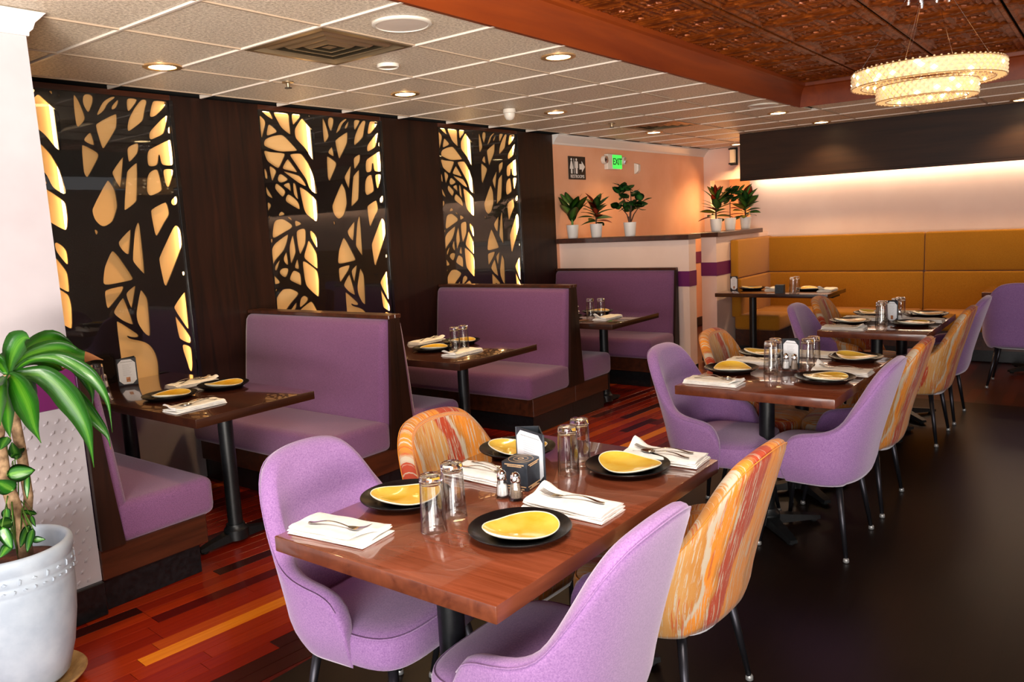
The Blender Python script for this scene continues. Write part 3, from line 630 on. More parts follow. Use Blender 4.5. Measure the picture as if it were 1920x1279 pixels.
bqp('kick_plate', (8.97, -3.2, 0), (9.50, 3.34, .12), M['black_base'], 0)
bqp('kick_plate', (8.50, 2.97, 0), (8.97, 3.34, .12), M['black_base'], 0)

# ------------------------------------------------------------------ TUB CHAIRS (local: facing +y, origin on the floor under the seat)
def plan_curve():
    W, yF, y0, yB = .292, .085, -.05, -.262; pts = []
    for k in range(9): pts.append((W-.006*(1-k/8), yF+(y0-yF)*k/8))
    n = 40
    for k in range(1, n+1):
        a = math.pi/2*k/n; pts.append((W*math.cos(a)**.72 if k < n else 0, y0-(y0-yB)*math.sin(a)**.86))
    return pts
def sample_curve(pts, n):
    L = [0]
    for a, b in zip(pts[:-1], pts[1:]): L.append(L[-1]+math.hypot(b[0]-a[0], b[1]-a[1]))
    tot = L[-1]; out = []; j = 0
    ds = [0, .004, .010, .018, .030]; ds += [.03+(tot-.03)*k/(n-5) for k in range(1, n-4)]
    for d in ds:
        while j < len(L)-2 and L[j+1] < d: j += 1
        t = (d-L[j])/max(1e-9, L[j+1]-L[j]); a, b = pts[j], pts[j+1]
        out.append((a[0]+(b[0]-a[0])*t, a[1]+(b[1]-a[1])*t, d))
    return out, tot
SEAM = []
def shell_mesh():
    pc, tot = sample_curve(plan_curve(), 34)
    full = pc + [(-x, y, 2*tot-d) for x, y, d in reversed(pc[:-1])]
    hts = [(0, .47), (.015, .51), (.04, .556), (.08, .580), (.14, .594), (.19, .610), (.24, .650), (.29, .735), (.34, .825), (.39, .880), (.45, .905), (tot, .914)]
    N = len(full); rs = []; uvs = []
    for i, (x, y, d) in enumerate(full):
        dd = min(d, 2*tot-d)
        a = full[max(i-1, 0)]; b = full[min(i+1, N-1)]
        t = Vector((b[0]-a[0], b[1]-a[1])); t.normalize(); nrm = Vector((t.y, -t.x))
        if i == N//2: nrm = Vector((0, -1))
        if nrm.dot(Vector((x, y+.05))) < 0: nrm = -nrm
        back = smooth((dd-.14)/(tot-.20))
        T = .058*(math.sqrt(max(0, 1-((.030-dd)/.030)**2)) if dd < .030 else 1); T = max(T, .012)
        h = cinterp(dd, hts)
        def pos(off, z):
            k = 1.0
            if z < .46: k = 1-.16*((.46-z)/.12)**1.6 if z > .34 else .84
            lean = (.105*back+.012)*max(0, (z-.42)/.48)**1.15
            flare = .0
            px, py = x*k+nrm.x*(off+lean*.30), (y+.05)*k-.05+nrm.y*off-.118*smooth((dd-.09)/.14)*max(0, (z-.46)/.44)**1.1
            return (px, py, z)
        zb = .345+ (.02 if back > .5 else 0)*back; sec = []; uv = []
        r = T/2; zt = h-r
        u = d*1.0
        for q in (0, .05, .12, .22, .35, .5, .65, .8, .92, 1): sec.append(pos(0, zb+(zt-zb)*q)); uv.append((u, zb+(zt-zb)*q))
        for q in (30, 60, 90, 120, 150):
            aa = math.radians(q); sec.append(pos(-r+r*math.cos(aa), zt+r*math.sin(aa))); uv.append((u, zt+r*math.sin(aa)))
        for q in (1, .85, .65, .45, .25, .1, 0):
            z = .38+(zt-.38)*q; sec.append(pos(-T, z)); uv.append((u+.99, z))
        rs.append(sec); uvs.append(uv)
        if .02 < dd: SEAM.append(pos(.0004-.0035, zt+r*.62))
    bm = bmesh.new(); R = [[bm.verts.new(p) for p in s] for s in rs]; ul = bm.loops.layers.uv.new('UVMap'); n = len(rs[0])
    for i in range(N-1):
        for k in range(n):
            k2 = (k+1) % n; f = bm.faces.new((R[i][k], R[i+1][k], R[i+1][k2], R[i][k2]))
            for lp, (ii, kk) in zip(f.loops, ((i, k), (i+1, k), (i+1, k2), (i, k2))): lp[ul].uv = uvs[ii][kk]
    bm.faces.new(R[0]); bm.faces.new(list(reversed(R[-1])))
    bmesh.ops.recalc_face_normals(bm, faces=bm.faces)
    me = bpy.data.meshes.new('tub_shell'); bm.to_mesh(me); bm.free(); me.polygons.foreach_set('use_smooth', [True]*len(me.polygons)); return me
def rr_outline(hw, y0, y1, n=4.5, cnt=44, taper=0.0):
    out = []; cy = (y0+y1)/2; hh = (y1-y0)/2
    for k in range(cnt):
        a = 2*math.pi*k/cnt; c, s = math.cos(a), math.sin(a)
        x = hw*abs(c)**(2/n)*(1 if c > 0 else -1); y = hh*abs(s)**(2/n)*(1 if s > 0 else -1)
        x *= 1-taper*max(0, -y/hh)
        out.append((x, cy+y))
    return out
def seat_mesh():
    ol = rr_outline(.262, -.20, .235, 4.2, 48, .16); mb = MB(); rs = []
    for z, k in ((.352, .90), (.362, .955), (.385, .985), (.415, 1.0), (.438, 1.0), (.452, .985), (.456, .965), (.4575, .955), (.463, .93), (.471, .86), (.477, .70), (.480, .45), (.481, .18)):
        rs.append([(x*k, .05+(y-.05)*k, z) for x, y in ol])
    mb.rings(rs, True, True); me = mb.mesh('seat', smooth=True)
    ul = me.uv_layers.new(name='UVMap')
    for lp in me.loops: v = me.vertices[lp.vertex_index].co; ul.data[lp.index].uv = (v.x+.4, v.y+v.z)
    return me
shell_me, seat_me = shell_mesh(), seat_mesh()
def with_mat(me, mat): m2 = me.copy(); m2.materials.clear(); m2.materials.append(mat); return m2
def seam_me(which):
    mb = MB()
    if which == 'seat':
        ol = rr_outline(.2625, -.20, .235, 4.2, 48, .16)
        pts = [(x*.968, .05+(y-.05)*.968, .4575) for x, y in ol]; pts.append(pts[0]); mb.tube(pts, .0022, 6)
    return mb.mesh('piping', smooth=True)
seam_seat = seam_me('seat')
_mb = MB(); _mb.tube(SEAM, .0016, 6); seam_rim = _mb.mesh('piping', smooth=True)
def make_chair(fab, lo=.347):
    r = empty('tub_chair', (0, 0, 0))
    sh = link('shell', with_mat(shell_me, fab), None, r); link('piping', with_mat(seam_rim, fab), None, sh)
    s = link('seat', with_mat(seat_me, fab), None, r); link('piping', with_mat(seam_seat, fab), None, s)
    mb = MB(); ol = rr_outline(.235, -.235, .235, 4, 36, .1); mb.rings([[(x*.9, y*.9, lo) for x, y in ol], [(x*.95, y*.95, .357) for x, y in ol]]); mb.obj('dust_cover', M['cloth_under'], r)
    for sx in (-1, 1):
        for sy in (-1, 1):
            l = MB().tube([(sx*.17, sy*.150, .345), (sx*.228, sy*.200, .014)], [.0165, .0095], 14).obj('leg', M['leg_metal'], r, smooth=True)
            MB().lathe([(.009, .022), (.013, .016), (.014, .004), (.010, 0)], 12, (sx*.2285, sy*.2005, 0)).obj('glide', M['glide'], l, smooth=True)
    return r
chP, chO = make_chair(M['purple']), make_chair(M['stroke'], .336)
PI = math.pi
chairs = [
 ('P', 1.585, 1.765, PI+.07, 'purple tub chair on the booth side of the front table, near left corner'),
 ('P', 1.55, 1.15, .0, 'purple tub chair seen from behind, cut off at the bottom centre'),
 ('O', 2.20, 1.13, -.02, 'orange brushstroke tub chair on the right of the front table'),
 ('O', 2.07, 1.66, PI-.03, 'tan and orange brushstroke tub chair on the booth side of the front table'),
 ('P', 3.77, 1.10, .0, 'purple tub chair seen from the side, right of the middle table'),
 ('O', 4.41, 1.09, .0, 'orange brushstroke tub chair behind the purple chair, right of the middle table'),
 ('P', 3.79, 1.565, PI, 'purple wool tub chair on the booth side of the middle table'),
 ('O', 4.40, 1.55, PI, 'orange and red brushstroke tub chair on the booth side of the middle table'),
 ('O', 5.86, 1.08, .0, 'orange brushstroke tub chair on the right of the third table, nearer one'),
 ('P', 6.50, 1.07, .0, 'purple tub chair on the right of the third table, farther one'),
 ('P', 5.80, 1.50, PI, 'purple tub chair on the booth side of the third table'),
 ('O', 6.32, 1.49, PI, 'red striped brushstroke tub chair on the booth side of the third table'),
 ('P', 7.86, .60, -PI/2, 'dark purple tub chair seen from behind at the right edge, facing the banquette'),
]
used = {}
for k, x, y, rz, lab in chairs:
    src = chP if k == 'P' else chO
    g = 'purple tub chairs' if k == 'P' else 'orange brushstroke tub chairs'
    if k not in used:
        used[k] = 1; src.location = (x, y, 0); src.rotation_euler = (0, 0, rz); tag(src, lab, 'chair', g)
    else: dup(src, (x, y, 0), rz, lab, g)

# ------------------------------------------------------------------ TABLEWARE
TZ = .76
def plate_me():
    mb = MB(); mb.lathe([(.001, .006), (.085, .006), (.10, .008), (.125, .018), (.1365, .0245), (.1395, .0255), (.1405, .0235), (.138, .020), (.11, .005), (.095, 0), (.0, 0)][:-1]+[(.085, 0), (.083, .003), (.001, .003)], 56, cap0=True, cap1=True)
    return mb.mesh('plate', ang=50)
plm = plate_me(); plm.materials.append(M['black_plate'])
def bowl_r(t): return .100*(1+.07*math.cos(2*t)+.055*math.cos(3*t+.5))
def bowl_z(t): return .019+.0065*math.cos(2*t+.3)+.004*math.cos(t)
def bowl_mes():
    n = 48; A = [2*PI*k/n for k in range(n)]
    def ring(f, zf, dz=0): return [(bowl_r(a)*f*math.cos(a), bowl_r(a)*f*math.sin(a), max(.001, bowl_z(a)*zf+dz)) for a in A]
    mb = MB(); mb.rings([ring(.05, .0, .008), ring(.3, .0, .0085), ring(.55, .06, .009), ring(.8, .42, .006), ring(.93, .82, .002), ring(.985, 1.0, .0)], True, False)
    b1 = mb.mesh('bowl_inside', smooth=True); b1.materials.append(M['yellow'])
    mb = MB(); mb.rings([ring(.985, 1.0, .0), ring(1.0, 1.02, .0018), ring(1.015, 1.0, .0), ring(.97, .85, -.002), ring(.8, .38, .0), ring(.5, 0, .001), ring(.1, 0, .001)], False, True)
    b2 = mb.mesh('rim_and_underside', smooth=True); b2.materials.append(M['cream_rim']); return b1, b2
bo1, bo2 = bowl_mes()
def napkin_me(peak=.022, seed=1):
    rnd = random.Random(seed); mb = MB(); L, W = .275, .138; nx, ny = 10, 20
    for lay in range(3):
        z0 = .001+.0075*lay; th = .0072; l = L*(1-.018*lay); wd = W*(1-.03*lay); ox = rnd.uniform(-.003, .003)
        ph = rnd.uniform(0, 6)
        def zt(u, v):
            wv = .0010*math.sin(u*5+ph)+.0012*math.sin(v*7+ph)
            p = 0
            if lay == 2: p = peak*smooth((v-.62)/.38)*smooth((u+.25)/.9)+.006*smooth((v-.8)/.2)
            if lay == 1: p = .006*smooth((v-.8)/.2)*smooth(.6-u)
            return z0+th+wv+p
        top, bot = [], []
        for j in range(ny+1):
            v = -1+2*j/ny
            sec = []
            for i in range(nx+1):
                u = -1+2*i/nx; e = 1-.06*(abs(v)**8)
                x, y = u*wd/2*e+ox, v*l/2
                zz = zt(u, v)
                if i in (0, nx): zz = z0+th*.55+ (zz-z0-th)*.9
                sec.append((x, y, zz))
            for i in range(nx, -1, -1):
                u = -1+2*i/nx; lift = (zt(u, v)-z0-th)*.92 if lay else 0
                sec.append((u*wd/2*(.985)+ox, v*l/2, max(.0006, z0+lift+(.0012 if i in (0, nx) else 0))))
            top.append(sec)
        mb.rings(top, True, True)
    me = mb.mesh('napkin', ang=60); me.materials.append(M['napkin']); return me
naps = [napkin_me(.022, 1), napkin_me(.012, 5), napkin_me(.030, 9)]
def handle(mb, y0, y1, zc, w0, w1, z0=.0):
    rs = []; n = 10
    for k in range(n+1):
        t = k/n; y = y0+(y1-y0)*t; z = z0+.010*math.sin(PI*min(1, t*1.15))+.002*(1-t); wd = w0+(w1-w0)*smooth((t-.35)/.6); th = .0013
        if k == n: wd *= .8
        rs.append([(-wd, y, z), (0, y, z+.0008), (wd, y, z), (wd*.9, y, z-th*1.4), (0, y, z-th), (-wd*.9, y, z-th*1.4)])
    mb.rings(rs)
def fork_me():
    mb = MB(); handle(mb, .030, -.105, 0, .0024, .0065)
    mb.rings([[(-w_, y, z), (w_, y, z), (w_, y, z-.0016), (-w_, y, z-.0016)] for y, w_, z in ((.028, .0026, .003), (.040, .009, .001), (.055, .0115, .0005), (.062, .0115, .001))])
    for k in range(4):
        x = -.0098+k*.00653
        mb.rings([[(x-q, y, z), (x+q, y, z), (x+q, y, z-.0014), (x-q, y, z-.0014)] for y, q, z in ((.061, .0017, .001), (.080, .0015, .005), (.096, .0013, .012), (.102, .0006, .014))])
    me = mb.mesh('fork', ang=50); me.materials.append(M['steel']); return me
def spoon_me():
    mb = MB(); handle(mb, .030, -.100, 0, .0022, .006)
    n = 20; rs = []
    for f, z in ((1, .004), (.93, .0045), (.75, .0015), (.4, -.0005), (.05, -.001)): rs.append([(.0165*f*math.cos(a)*(1-.15*math.sin(a)), .054+.026*f*math.sin(a), z) for a in [2*PI*k/n for k in range(n)]])
    rs2 = [[(x, y, z-.0014) for x, y, z in r] for r in rs]
    mb.rings([*reversed(rs2), *rs], True, True)
    me = mb.mesh('spoon', ang=50); me.materials.append(M['steel']); return me
fkm, spm = fork_me(), spoon_me()
def glass_me():
    pr = [(.0005, .1605), (.026, .1605), (.0305, .158), (.0320, .150), (.0322, .135), (.0335, .09), (.0355, .03), (.0370, .001), (.0365, .0), (.0352, .001), (.0338, .03), (.0318, .09), (.0300, .134), (.024, .1385), (.0005, .140)]
    mb = MB(); mb.lathe(pr, 40, cap0=True, cap1=True); me = mb.mesh('glass_tumbler', ang=50); me.materials.append(M['glass']); me.materials.append(M['thick_glass'])
    for p in me.polygons:
        if p.center.z > .1345 or p.center.z < .001: p.material_index = 1
    return me
glm = glass_me()
def shaker(fill, loc, label, grp='salt and pepper shakers'):
    r = empty('salt_shaker' if fill == 'salt' else 'pepper_shaker', loc, .3, label, 'shaker', grp)
    n = 10
    def oct_(rr, z, k=1): return [(rr*math.cos(2*PI*i/n), rr*math.sin(2*PI*i/n), z) for i in range(n)]
    mb = MB(); mb.rings([oct_(.0215, 0), oct_(.023, .003), oct_(.0225, .008), oct_(.0145, .058), oct_(.0135, .062), oct_(.0115, .062), oct_(.0125, .056), oct_(.0185, .010), oct_(.0185, .008)], True, True)
    mb.obj('glass_body', M['glass'], r, ang=25)
    hh = .042 if fill == 'salt' else .054
    MB().lathe([(.017, .0095), (.0178, .012), (.0178-(.0055*(hh-.01)/.046), hh), (.004, hh+.002)], 16).obj('filling', M[fill], r, smooth=True)
    MB().lathe([(.0148, .058), (.0155, .062), (.0155, .071), (.0135, .080), (.008, .0865), (.0005, .089)], 24).obj('cap', M['chrome'], r, smooth=True)
    return r
TN = {'T1': 'the large front table', 'T2': 'the middle table pair', 'T3': 'the third table pair', 'T5': 'the banquette corner table', 'B1': 'the nearest booth table', 'B2': 'the middle booth table', 'B3': 'the farthest booth table'}
PP = {'T1': [(1.617, 1.695, 'near left seat', 2.5), (1.581, 1.232, 'near right seat', 2.9), (2.205, 1.25, 'far right seat', 1.4), (2.196, 1.70, 'far left seat behind the menu stand', 2.0)],
 'T2': [(3.93, 1.585, 'near left seat', .6), (3.865, 1.09, 'near right seat', 2.7), (4.472, 1.10, 'far right seat', 1.2), (4.45, 1.60, 'far left seat', 2.)],
 'T3': [(5.93, 1.50, 'near left seat', 2.2), (5.92, 1.09, 'near right seat', 2.7), (6.42, 1.46, 'far left seat', 1.2), (6.45, 1.09, 'far right seat', 2.)],
 'T5': [(8.33, 3.12, 'left end', 2.2), (8.30, 2.50, 'right end', .7)],
 'B1': [(2.151, 3.99, 'left side', 3.8), (2.46, 3.97, 'right side', 3.4)],
 'B2': [(3.90, 3.70, 'left side', 3.8), (4.22, 3.72, 'right side', 3.4)],
 'B3': [(5.65, 3.75, 'left side', 3.8), (6.05, 3.68, 'right side', 3.4)]}
for t, L in PP.items():
    for x, y, seat, rz in L:
        tag(link('plate', plm, None, None, (x, y, TZ)), 'round matte black plate on %s, %s' % (TN[t], seat), 'plate', 'black plates set on the tables')
        r = empty('yellow_bowl', (x+.004, y-.003, TZ+.0075), rz, 'small yellow dish on black plate, %s, %s' % (TN[t], seat.split(' behind')[0]), 'bowl', 'yellow dishes on black plates')
        link('bowl_inside', bo1, None, r); link('rim_and_underside', bo2, None, r)
NP = {'T1': [(1.335, 1.675, 'near left corner', PI/2*0+PI+.12, 0, 'f'), (1.812, 1.212, 'right edge between the two plates', .0, 0, 'f'), (2.37, 1.195, 'far right corner', .06, 2, 'fs'), (1.925, 1.625, 'left edge behind the glasses', PI-.05, 1, 'fs')],
 'T2': [(3.61, 1.545, 'near left corner', PI, 1, 'fs'), (4.20, 1.565, 'left edge behind the glasses', PI, 1, 'f'), (4.08, 1.065, 'right edge', 0, 2, 'f'), (4.53, 1.36, 'far edge', .0, 0, '')],
 'T3': [(5.62, 1.46, 'near left corner', PI, 0, 'f'), (6.14, 1.46, 'left edge', PI, 1, 'f'), (6.13, 1.07, 'right edge', 0, 1, ''), (6.54, 1.33, 'far edge', 0, 0, '')],
 'T5': [(8.36, 2.88, 'middle', PI/2, 1, ''), (8.28, 2.32, 'right end', PI/2, 2, '')],
 'B1': [(2.08, 3.63, 'aisle end', PI/2, 1, 'fs'), (2.42, 4.22, 'wall side', -PI/2, 1, 'fs')],
 'B2': [(3.86, 3.395, 'aisle end', PI/2, 1, 'f'), (4.16, 4.0, 'wall side', -PI/2, 1, 'f')],
 'B3': [(5.72, 3.385, 'aisle end', PI/2, 2, ''), (5.98, 3.98, 'wall side', -PI/2, 2, '')]}
for t, L in NP.items():
    for x, y, pos, rz, v, cut in L:
        o = link('napkin', naps[v], None, None, (x, y, TZ), (0, 0, rz)); tag(o, 'white folded cloth napkin on %s, %s' % (TN[t], pos), 'napkin', 'folded white napkins')
        R = Matrix.Rotation(rz, 3, 'Z')
        for ch in cut:
            dx = .012 if ch == 'f' else -.028
            p = R @ Vector((dx, .012 if ch == 'f' else .0, 0))
            o = link('fork' if ch == 'f' else 'spoon', fkm if ch == 'f' else spm, None, None, (x+p.x, y+p.y, TZ+.0275), (0, 0, rz+(.10 if ch == 'f' else -.08)))
            tag(o, 'steel %s on the napkin on %s, %s' % ('fork' if ch == 'f' else 'spoon', TN[t], pos), 'cutlery', 'steel cutlery on the napkins')
GP = {'T1': [(1.484, 1.458, 'nearer of the left pair'), (1.598, 1.482, 'farther of the left pair'), (2.085, 1.405, 'nearer of the right pair'), (2.19, 1.425, 'farther of the right pair')],
 'T2': [(4.00, 1.40, 'nearer of the left pair'), (4.10, 1.41, 'farther of the left pair'), (4.14, 1.255, 'nearer of the right pair'), (4.225, 1.25, 'farther of the right pair')],
 'T3': [(5.90, 1.29, 'nearer of the left pair'), (6.00, 1.30, 'farther of the left pair'), (6.17, 1.245, 'nearer of the right pair'), (6.25, 1.235, 'farther of the right pair')],
 'T5': [(8.03, 2.585, 'left of two'), (8.11, 2.575, 'right of two')],
 'B2': [(3.96, 3.545, 'left of two'), (4.045, 3.54, 'right of two')],
 'B3': [(5.80, 3.60, 'left of two'), (5.83, 3.51, 'right of two')],
 'B1': [(2.07, 4.60, 'beside the menu stand at the wall')]}
for t, L in GP.items():
    for x, y, pos in L:
        tag(link('glass_tumbler', glm, None, None, (x, y, TZ)), 'upturned clear glass on %s, %s' % (TN[t], pos), 'glass', 'upturned clear glasses')
shaker('salt', (1.788, 1.452, TZ), 'glass salt shaker with chrome cap on the front table before the black cube')
shaker('pepper', (1.790, 1.402, TZ), 'glass pepper shaker with chrome cap on the front table before the black cube')
shaker('salt', (4.075, 1.345, TZ), 'glass salt shaker with chrome cap on the middle table before the menu stand')
shaker('pepper', (4.068, 1.300, TZ), 'glass pepper shaker with chrome cap on the middle table before the menu stand')
shaker('salt', (6.12, 1.215, TZ), 'small glass salt shaker beside the menu stand on the third table')
shaker('salt', (2.13, 4.66, TZ), 'glass salt shaker beside the menu stand on the nearest booth table')

# menu stands: three hinged leatherette boards round a triangle, a white sheet with cut corners on each
def menu(A, B, H, label, photo=True, dep=.78):
    A, B = Vector((A[0], A[1], 0)), Vector((B[0], B[1], 0)); d = (B-A).normalized(); L = (B-A).length
    nrm = Vector((d.y, -d.x, 0))
    if nrm.dot(Vector((-.78, -.6, 0))) < 0: nrm = -nrm
    vd = Vector((B.x+.03, B.y+.01, 0)).normalized(); vd = Matrix.Rotation(.10, 3, 'Z') @ vd; Cp = B+vd*L*dep; o0 = (A+B+Cp)/3
    r = empty('menu_stand', (o0.x, o0.y, TZ), 0, label, 'menu stand', 'three sided menu stands')
    for P, Q in ((A, B), (B, Cp), (Cp, A)):
        P, Q = P-o0, Q-o0; dd = (Q-P).normalized(); l = (Q-P).length; n2 = Vector((dd.y, -dd.x, 0))
        if n2.dot((P+Q)/2) < 0: n2 = -n2
        mtx = Matrix(((dd.x, n2.x, 0, P.x), (dd.y, n2.y, 0, P.y), (0, 0, 1, 0), (0, 0, 0, 1)))
        b = MB().box((0, -.004, 0), (l, 0, H), .001, 1, mtx).obj('board', M['leather'], r)
        m_, c_ = .007, .022
        poly = [(m_+c_, m_), (l-m_-c_, m_), (l-m_, m_+c_), (l-m_, H-m_-c_), (l-m_-c_, H-m_), (m_+c_, H-m_), (m_, H-m_-c_), (m_, m_+c_)]
        sh = MB(); sh.prism(poly, .0002, .0010, 'y'); bmesh.ops.transform(sh.bm, matrix=mtx, verts=sh.bm.verts); so = sh.obj('menu_sheet', M['paper'], b)
        ink = MB(); flip = 1
        xx = l*.2
        while xx < l*.8:
            ww = random.uniform(.003, .008); ink.box((xx, .0010, H*.86), (xx+ww, .0013, H*.86+.0035), mtx=mtx); xx += ww+.0015
        for k in range(11):
            z = H*.77-k*H*.045
            if photo and z < H*.36: break
            ink.box((l*.28, .0010, z), (l*(.72-.04*(k % 3)), .0012, z+.0010), mtx=mtx)
        ink.obj('printed_lines', M['ink'], b)['kind'] = 'stuff'
        if photo: MB().box((l*.42, .0010, H*.12), (l*.62, .0014, H*.30), mtx=mtx).obj('drink_picture', M['card_photo'], b)
    return r
menu((1.992, 1.548), (1.943, 1.400), .165, 'dark three sided menu stand with white sheet behind the cube on the front table', False)
menu((4.165, 1.395), (4.135, 1.295), .150, 'dark menu stand with white sheet on the middle table', False)
menu((6.10, 1.30), (6.07, 1.215), .150, 'dark menu stand with picture on the third table')
menu((8.235, 3.325), (8.22, 3.235), .150, 'dark menu stand on the banquette corner table at its left end')
menu((2.20, 4.64), (2.30, 4.60), .160, 'dark menu stand with drink picture on the nearest booth table')

def cube(loc, rz, s, label, printed=True):
    r = empty('table_cube', loc, rz, label, 'table cube')
    MB().box((-s/2, -s/2, 0), (s/2, s/2, s), .001, 1).obj('cube_body', M['leather'], r)
    if printed:
        for k in range(4):
            R = Matrix.Rotation(k*PI/2, 4, 'Z'); mb = MB()
            for z, a, b2 in ((.90, .12, .88), (.84, .22, .78), (.13, .06, .94), (.08, .30, .70), (.04, .14, .86)):
                x = -s/2+a*s
                while x < -s/2+b2*s:
                    ww = random.uniform(.002, .006); mb.box((x, -s/2-.0006, z*s), (min(x+ww, -s/2+b2*s), -s/2, z*s+.0034), mtx=R); x += ww+.0009
            mb.obj('printed_lines', M['gold'], r)['kind'] = 'stuff'
        mb = MB()
        for R0, t in ((.040, .0012), (.024, .001), (.010, .003)):
            q = R0*s/.09; mb.lathe([(q-t, s), (q-t, s+.0006), (q, s+.0006), (q, s)], 32, cap0=False, cap1=False)
        mb.obj('round_emblem', M['gold'], r)
    return r
cube((1.905, 1.465, TZ), .14, .090, 'black cube with gold round emblem and printed gold lines on the front table')
cube((7.985, 2.70, TZ), .1, .085, 'plain black cube on the banquette corner table', False)
g = empty('glass_ornament', (8.42, .55, TZ), 0, 'small sparkling clear glass holder above the far purple chair', 'glass')
MB().lathe([(.03, 0), (.032, .004), (.006, .012), (.005, .13), (.02, .15), (.034, .18), (.033, .181), (.019, .152), (.0005, .145)], 20).obj('glass_body', M['glass'], g, smooth=True)

# ------------------------------------------------------------------ PLANTS
def leaf_me(L, W, bend=.3, fold=.12, shape=1.0, n=8, name='leaf'):
    bm = bmesh.new(); ul = bm.loops.layers.uv.new('UVMap'); rows = []
    for k in range(n+1):
        t = k/n; a = bend*t; x = L*(math.sin(a)/bend if bend else t); z = -L*((1-math.cos(a))/bend if bend else 0)
        wd = W/2*(math.sin(PI*min(1, t**shape*.97+.03)))**.8; wd = max(wd, W*.02)
        rows.append([bm.verts.new((x, -wd, z+fold*wd)), bm.verts.new((x, -wd*.5, z+fold*wd*.3)), bm.verts.new((x, 0, z)), bm.verts.new((x, wd*.5, z+fold*wd*.3)), bm.verts.new((x, wd, z+fold*wd))])
    for k in range(n):
        for i in range(4):
            f = bm.faces.new((rows[k][i], rows[k+1][i], rows[k+1][i+1], rows[k][i+1]))
            for lp, (kk, ii) in zip(f.loops, ((k, i), (k+1, i), (k+1, i+1), (k, i+1))): lp[ul].uv = (ii/4, kk/n)
    r = bmesh.ops.solidify(bm, geom=bm.faces[:], thickness=.0009)
    me = bpy.data.meshes.new(name); bm.to_mesh(me); bm.free(); me.polygons.foreach_set('use_smooth', [True]*len(me.polygons)); return me
def leaf(me, mat, parent, p, az, el, s=1, twist=0):
    key = (me.name, mat.name)
    if key not in LM: m2 = me.copy(); m2.materials.append(mat); LM[key] = m2
    o = bpy.data.objects.new('leaf', LM[key]); C.objects.link(o); o.parent = parent; o.location = p
    o.rotation_euler = (Matrix.Rotation(az, 3, 'Z') @ Matrix.Rotation(-el, 3, 'Y') @ Matrix.Rotation(twist, 3, 'X')).to_euler(); o.scale = (s, s, s); return o
LM = {}
lf_broad = leaf_me(.31, .12, .5, .15, .85, name='leaf_broad'); lf_mid = leaf_me(.19, .095, .45, .15, .9, name='leaf_mid'); lf_round = leaf_me(.10, .09, .2, .1, .8, 7, 'leaf_round'); lf_thin = leaf_me(.19, .055, .5, .2, 1, name='leaf_thin')
def small_pot(loc, label, s=1.0):
    r = empty('potted_plant', loc, 0, label, 'plant', 'small white potted plants on the half wall ledges')
    MB().lathe([(.050*s, 0), (.053*s, .004), (.066*s, .135*s), (.066*s, .142*s), (.060*s, .142*s), (.058*s, .125*s), (.001, .125*s)], 26).obj('pot', M['white_pot'], r, ang=50)
    MB().lathe([(.058*s, .110*s), (.050*s, .124*s), (.001, .126*s)], 16).obj('soil', M['soil'], r)
    return r
LZ1 = 1.405
a = small_pot((7.225, 4.67, LZ1), 'white potted plant with long upright green leaves, leftmost on the half wall ledge')
MB().tube([(0, 0, .12), (0, 0, .22)], .012, 8).obj('stem', M['stem'], a)
random.seed(11)
for k in range(13):
    az = k*2.4+.5; el = [1.35, 1.2, 1.05, .85, .7][k % 5]
    if math.sin(az) > .3: el = max(el, 1.3)
    leaf(lf_broad, M['leaf_green'], a, (0, 0, .17+.006*k), az, el, random.uniform(.85, 1.08), random.uniform(-.3, .3))
b = small_pot((7.225, 4.375, LZ1), 'white potted croton with green and red leaves, middle of the half wall ledge')
MB().tube([(0, 0, .12), (.005, 0, .2), (0, .01, .30)], .008, 8).obj('stem', M['stem_brown'], b)
for k in range(24):
    az = k*2.4; h = .16+.007*k; el = -.05+k*.055
    leaf(lf_mid, [M['leaf_dark'], M['leaf_green'], M['leaf_red'], M['leaf_dark'], M['leaf_olive']][k % 5], b, (0, 0, h), az, el, random.uniform(.85, 1.1), random.uniform(-.4, .4))
c = small_pot((7.225, 3.975, LZ1), 'white potted plant with many round dark green leaves, rightmost on the first ledge')
stems = [((0, 0, .12), (.01, .0, .25), (.0, .12, .50)), ((0, 0, .12), (0, -.02, .28), (0, -.02, .48)), ((0, 0, .12), (0, -.05, .22), (.02, -.13, .33)), ((0, 0, .12), (0, .03, .22), (-.02, .09, .30))]
MB().tube([(0, 0, .11), (0, .004, .2)], .013, 8).obj('stem', M['stem_brown'], c)
for s_ in stems:
    st = MB().tube(s_, [.009, .006, .003], 7).obj('stem', M['stem_brown'], c, smooth=True)
for k in range(46):
    s_ = stems[random.choices(range(4), [4, 6, 3, 2])[0]]; t = random.uniform(.45, 1)
    p = Vector(s_[1]).lerp(Vector(s_[2]), t) + Vector((random.uniform(-.05, .03), random.uniform(-.055, .055), random.uniform(-.03, .035)))
    leaf(lf_round, M['leaf_dark'], c, p, random.uniform(0, 6.28), random.uniform(-.3, .9), random.uniform(.75, 1.15), random.uniform(-.9, .9))
LZ2 = 1.395
d = small_pot((8.22, 3.47, LZ2), 'white potted croton with red tipped leaves, leftmost on the short ledge by the banquette', .98)
MB().tube([(0, 0, .12), (0, .0, .3)], .008, 8).obj('stem', M['stem_brown'], d)
for k in range(26):
    leaf(lf_thin if k % 3 else lf_mid, [M['leaf_dark'], M['leaf_red'], M['leaf_olive'], M['leaf_green']][k % 4], d, (0, 0, .15+.008*k), k*2.4, .0+k*.055, random.uniform(.85, 1.2), random.uniform(-.5, .5))
e = small_pot((8.64, 3.48, LZ2), 'white potted round topped dark green plant, middle of the short ledge', .98)
MB().tube([(0, 0, .12), (0, .0, .32)], .005, 8).obj('stem', M['stem_brown'], e)
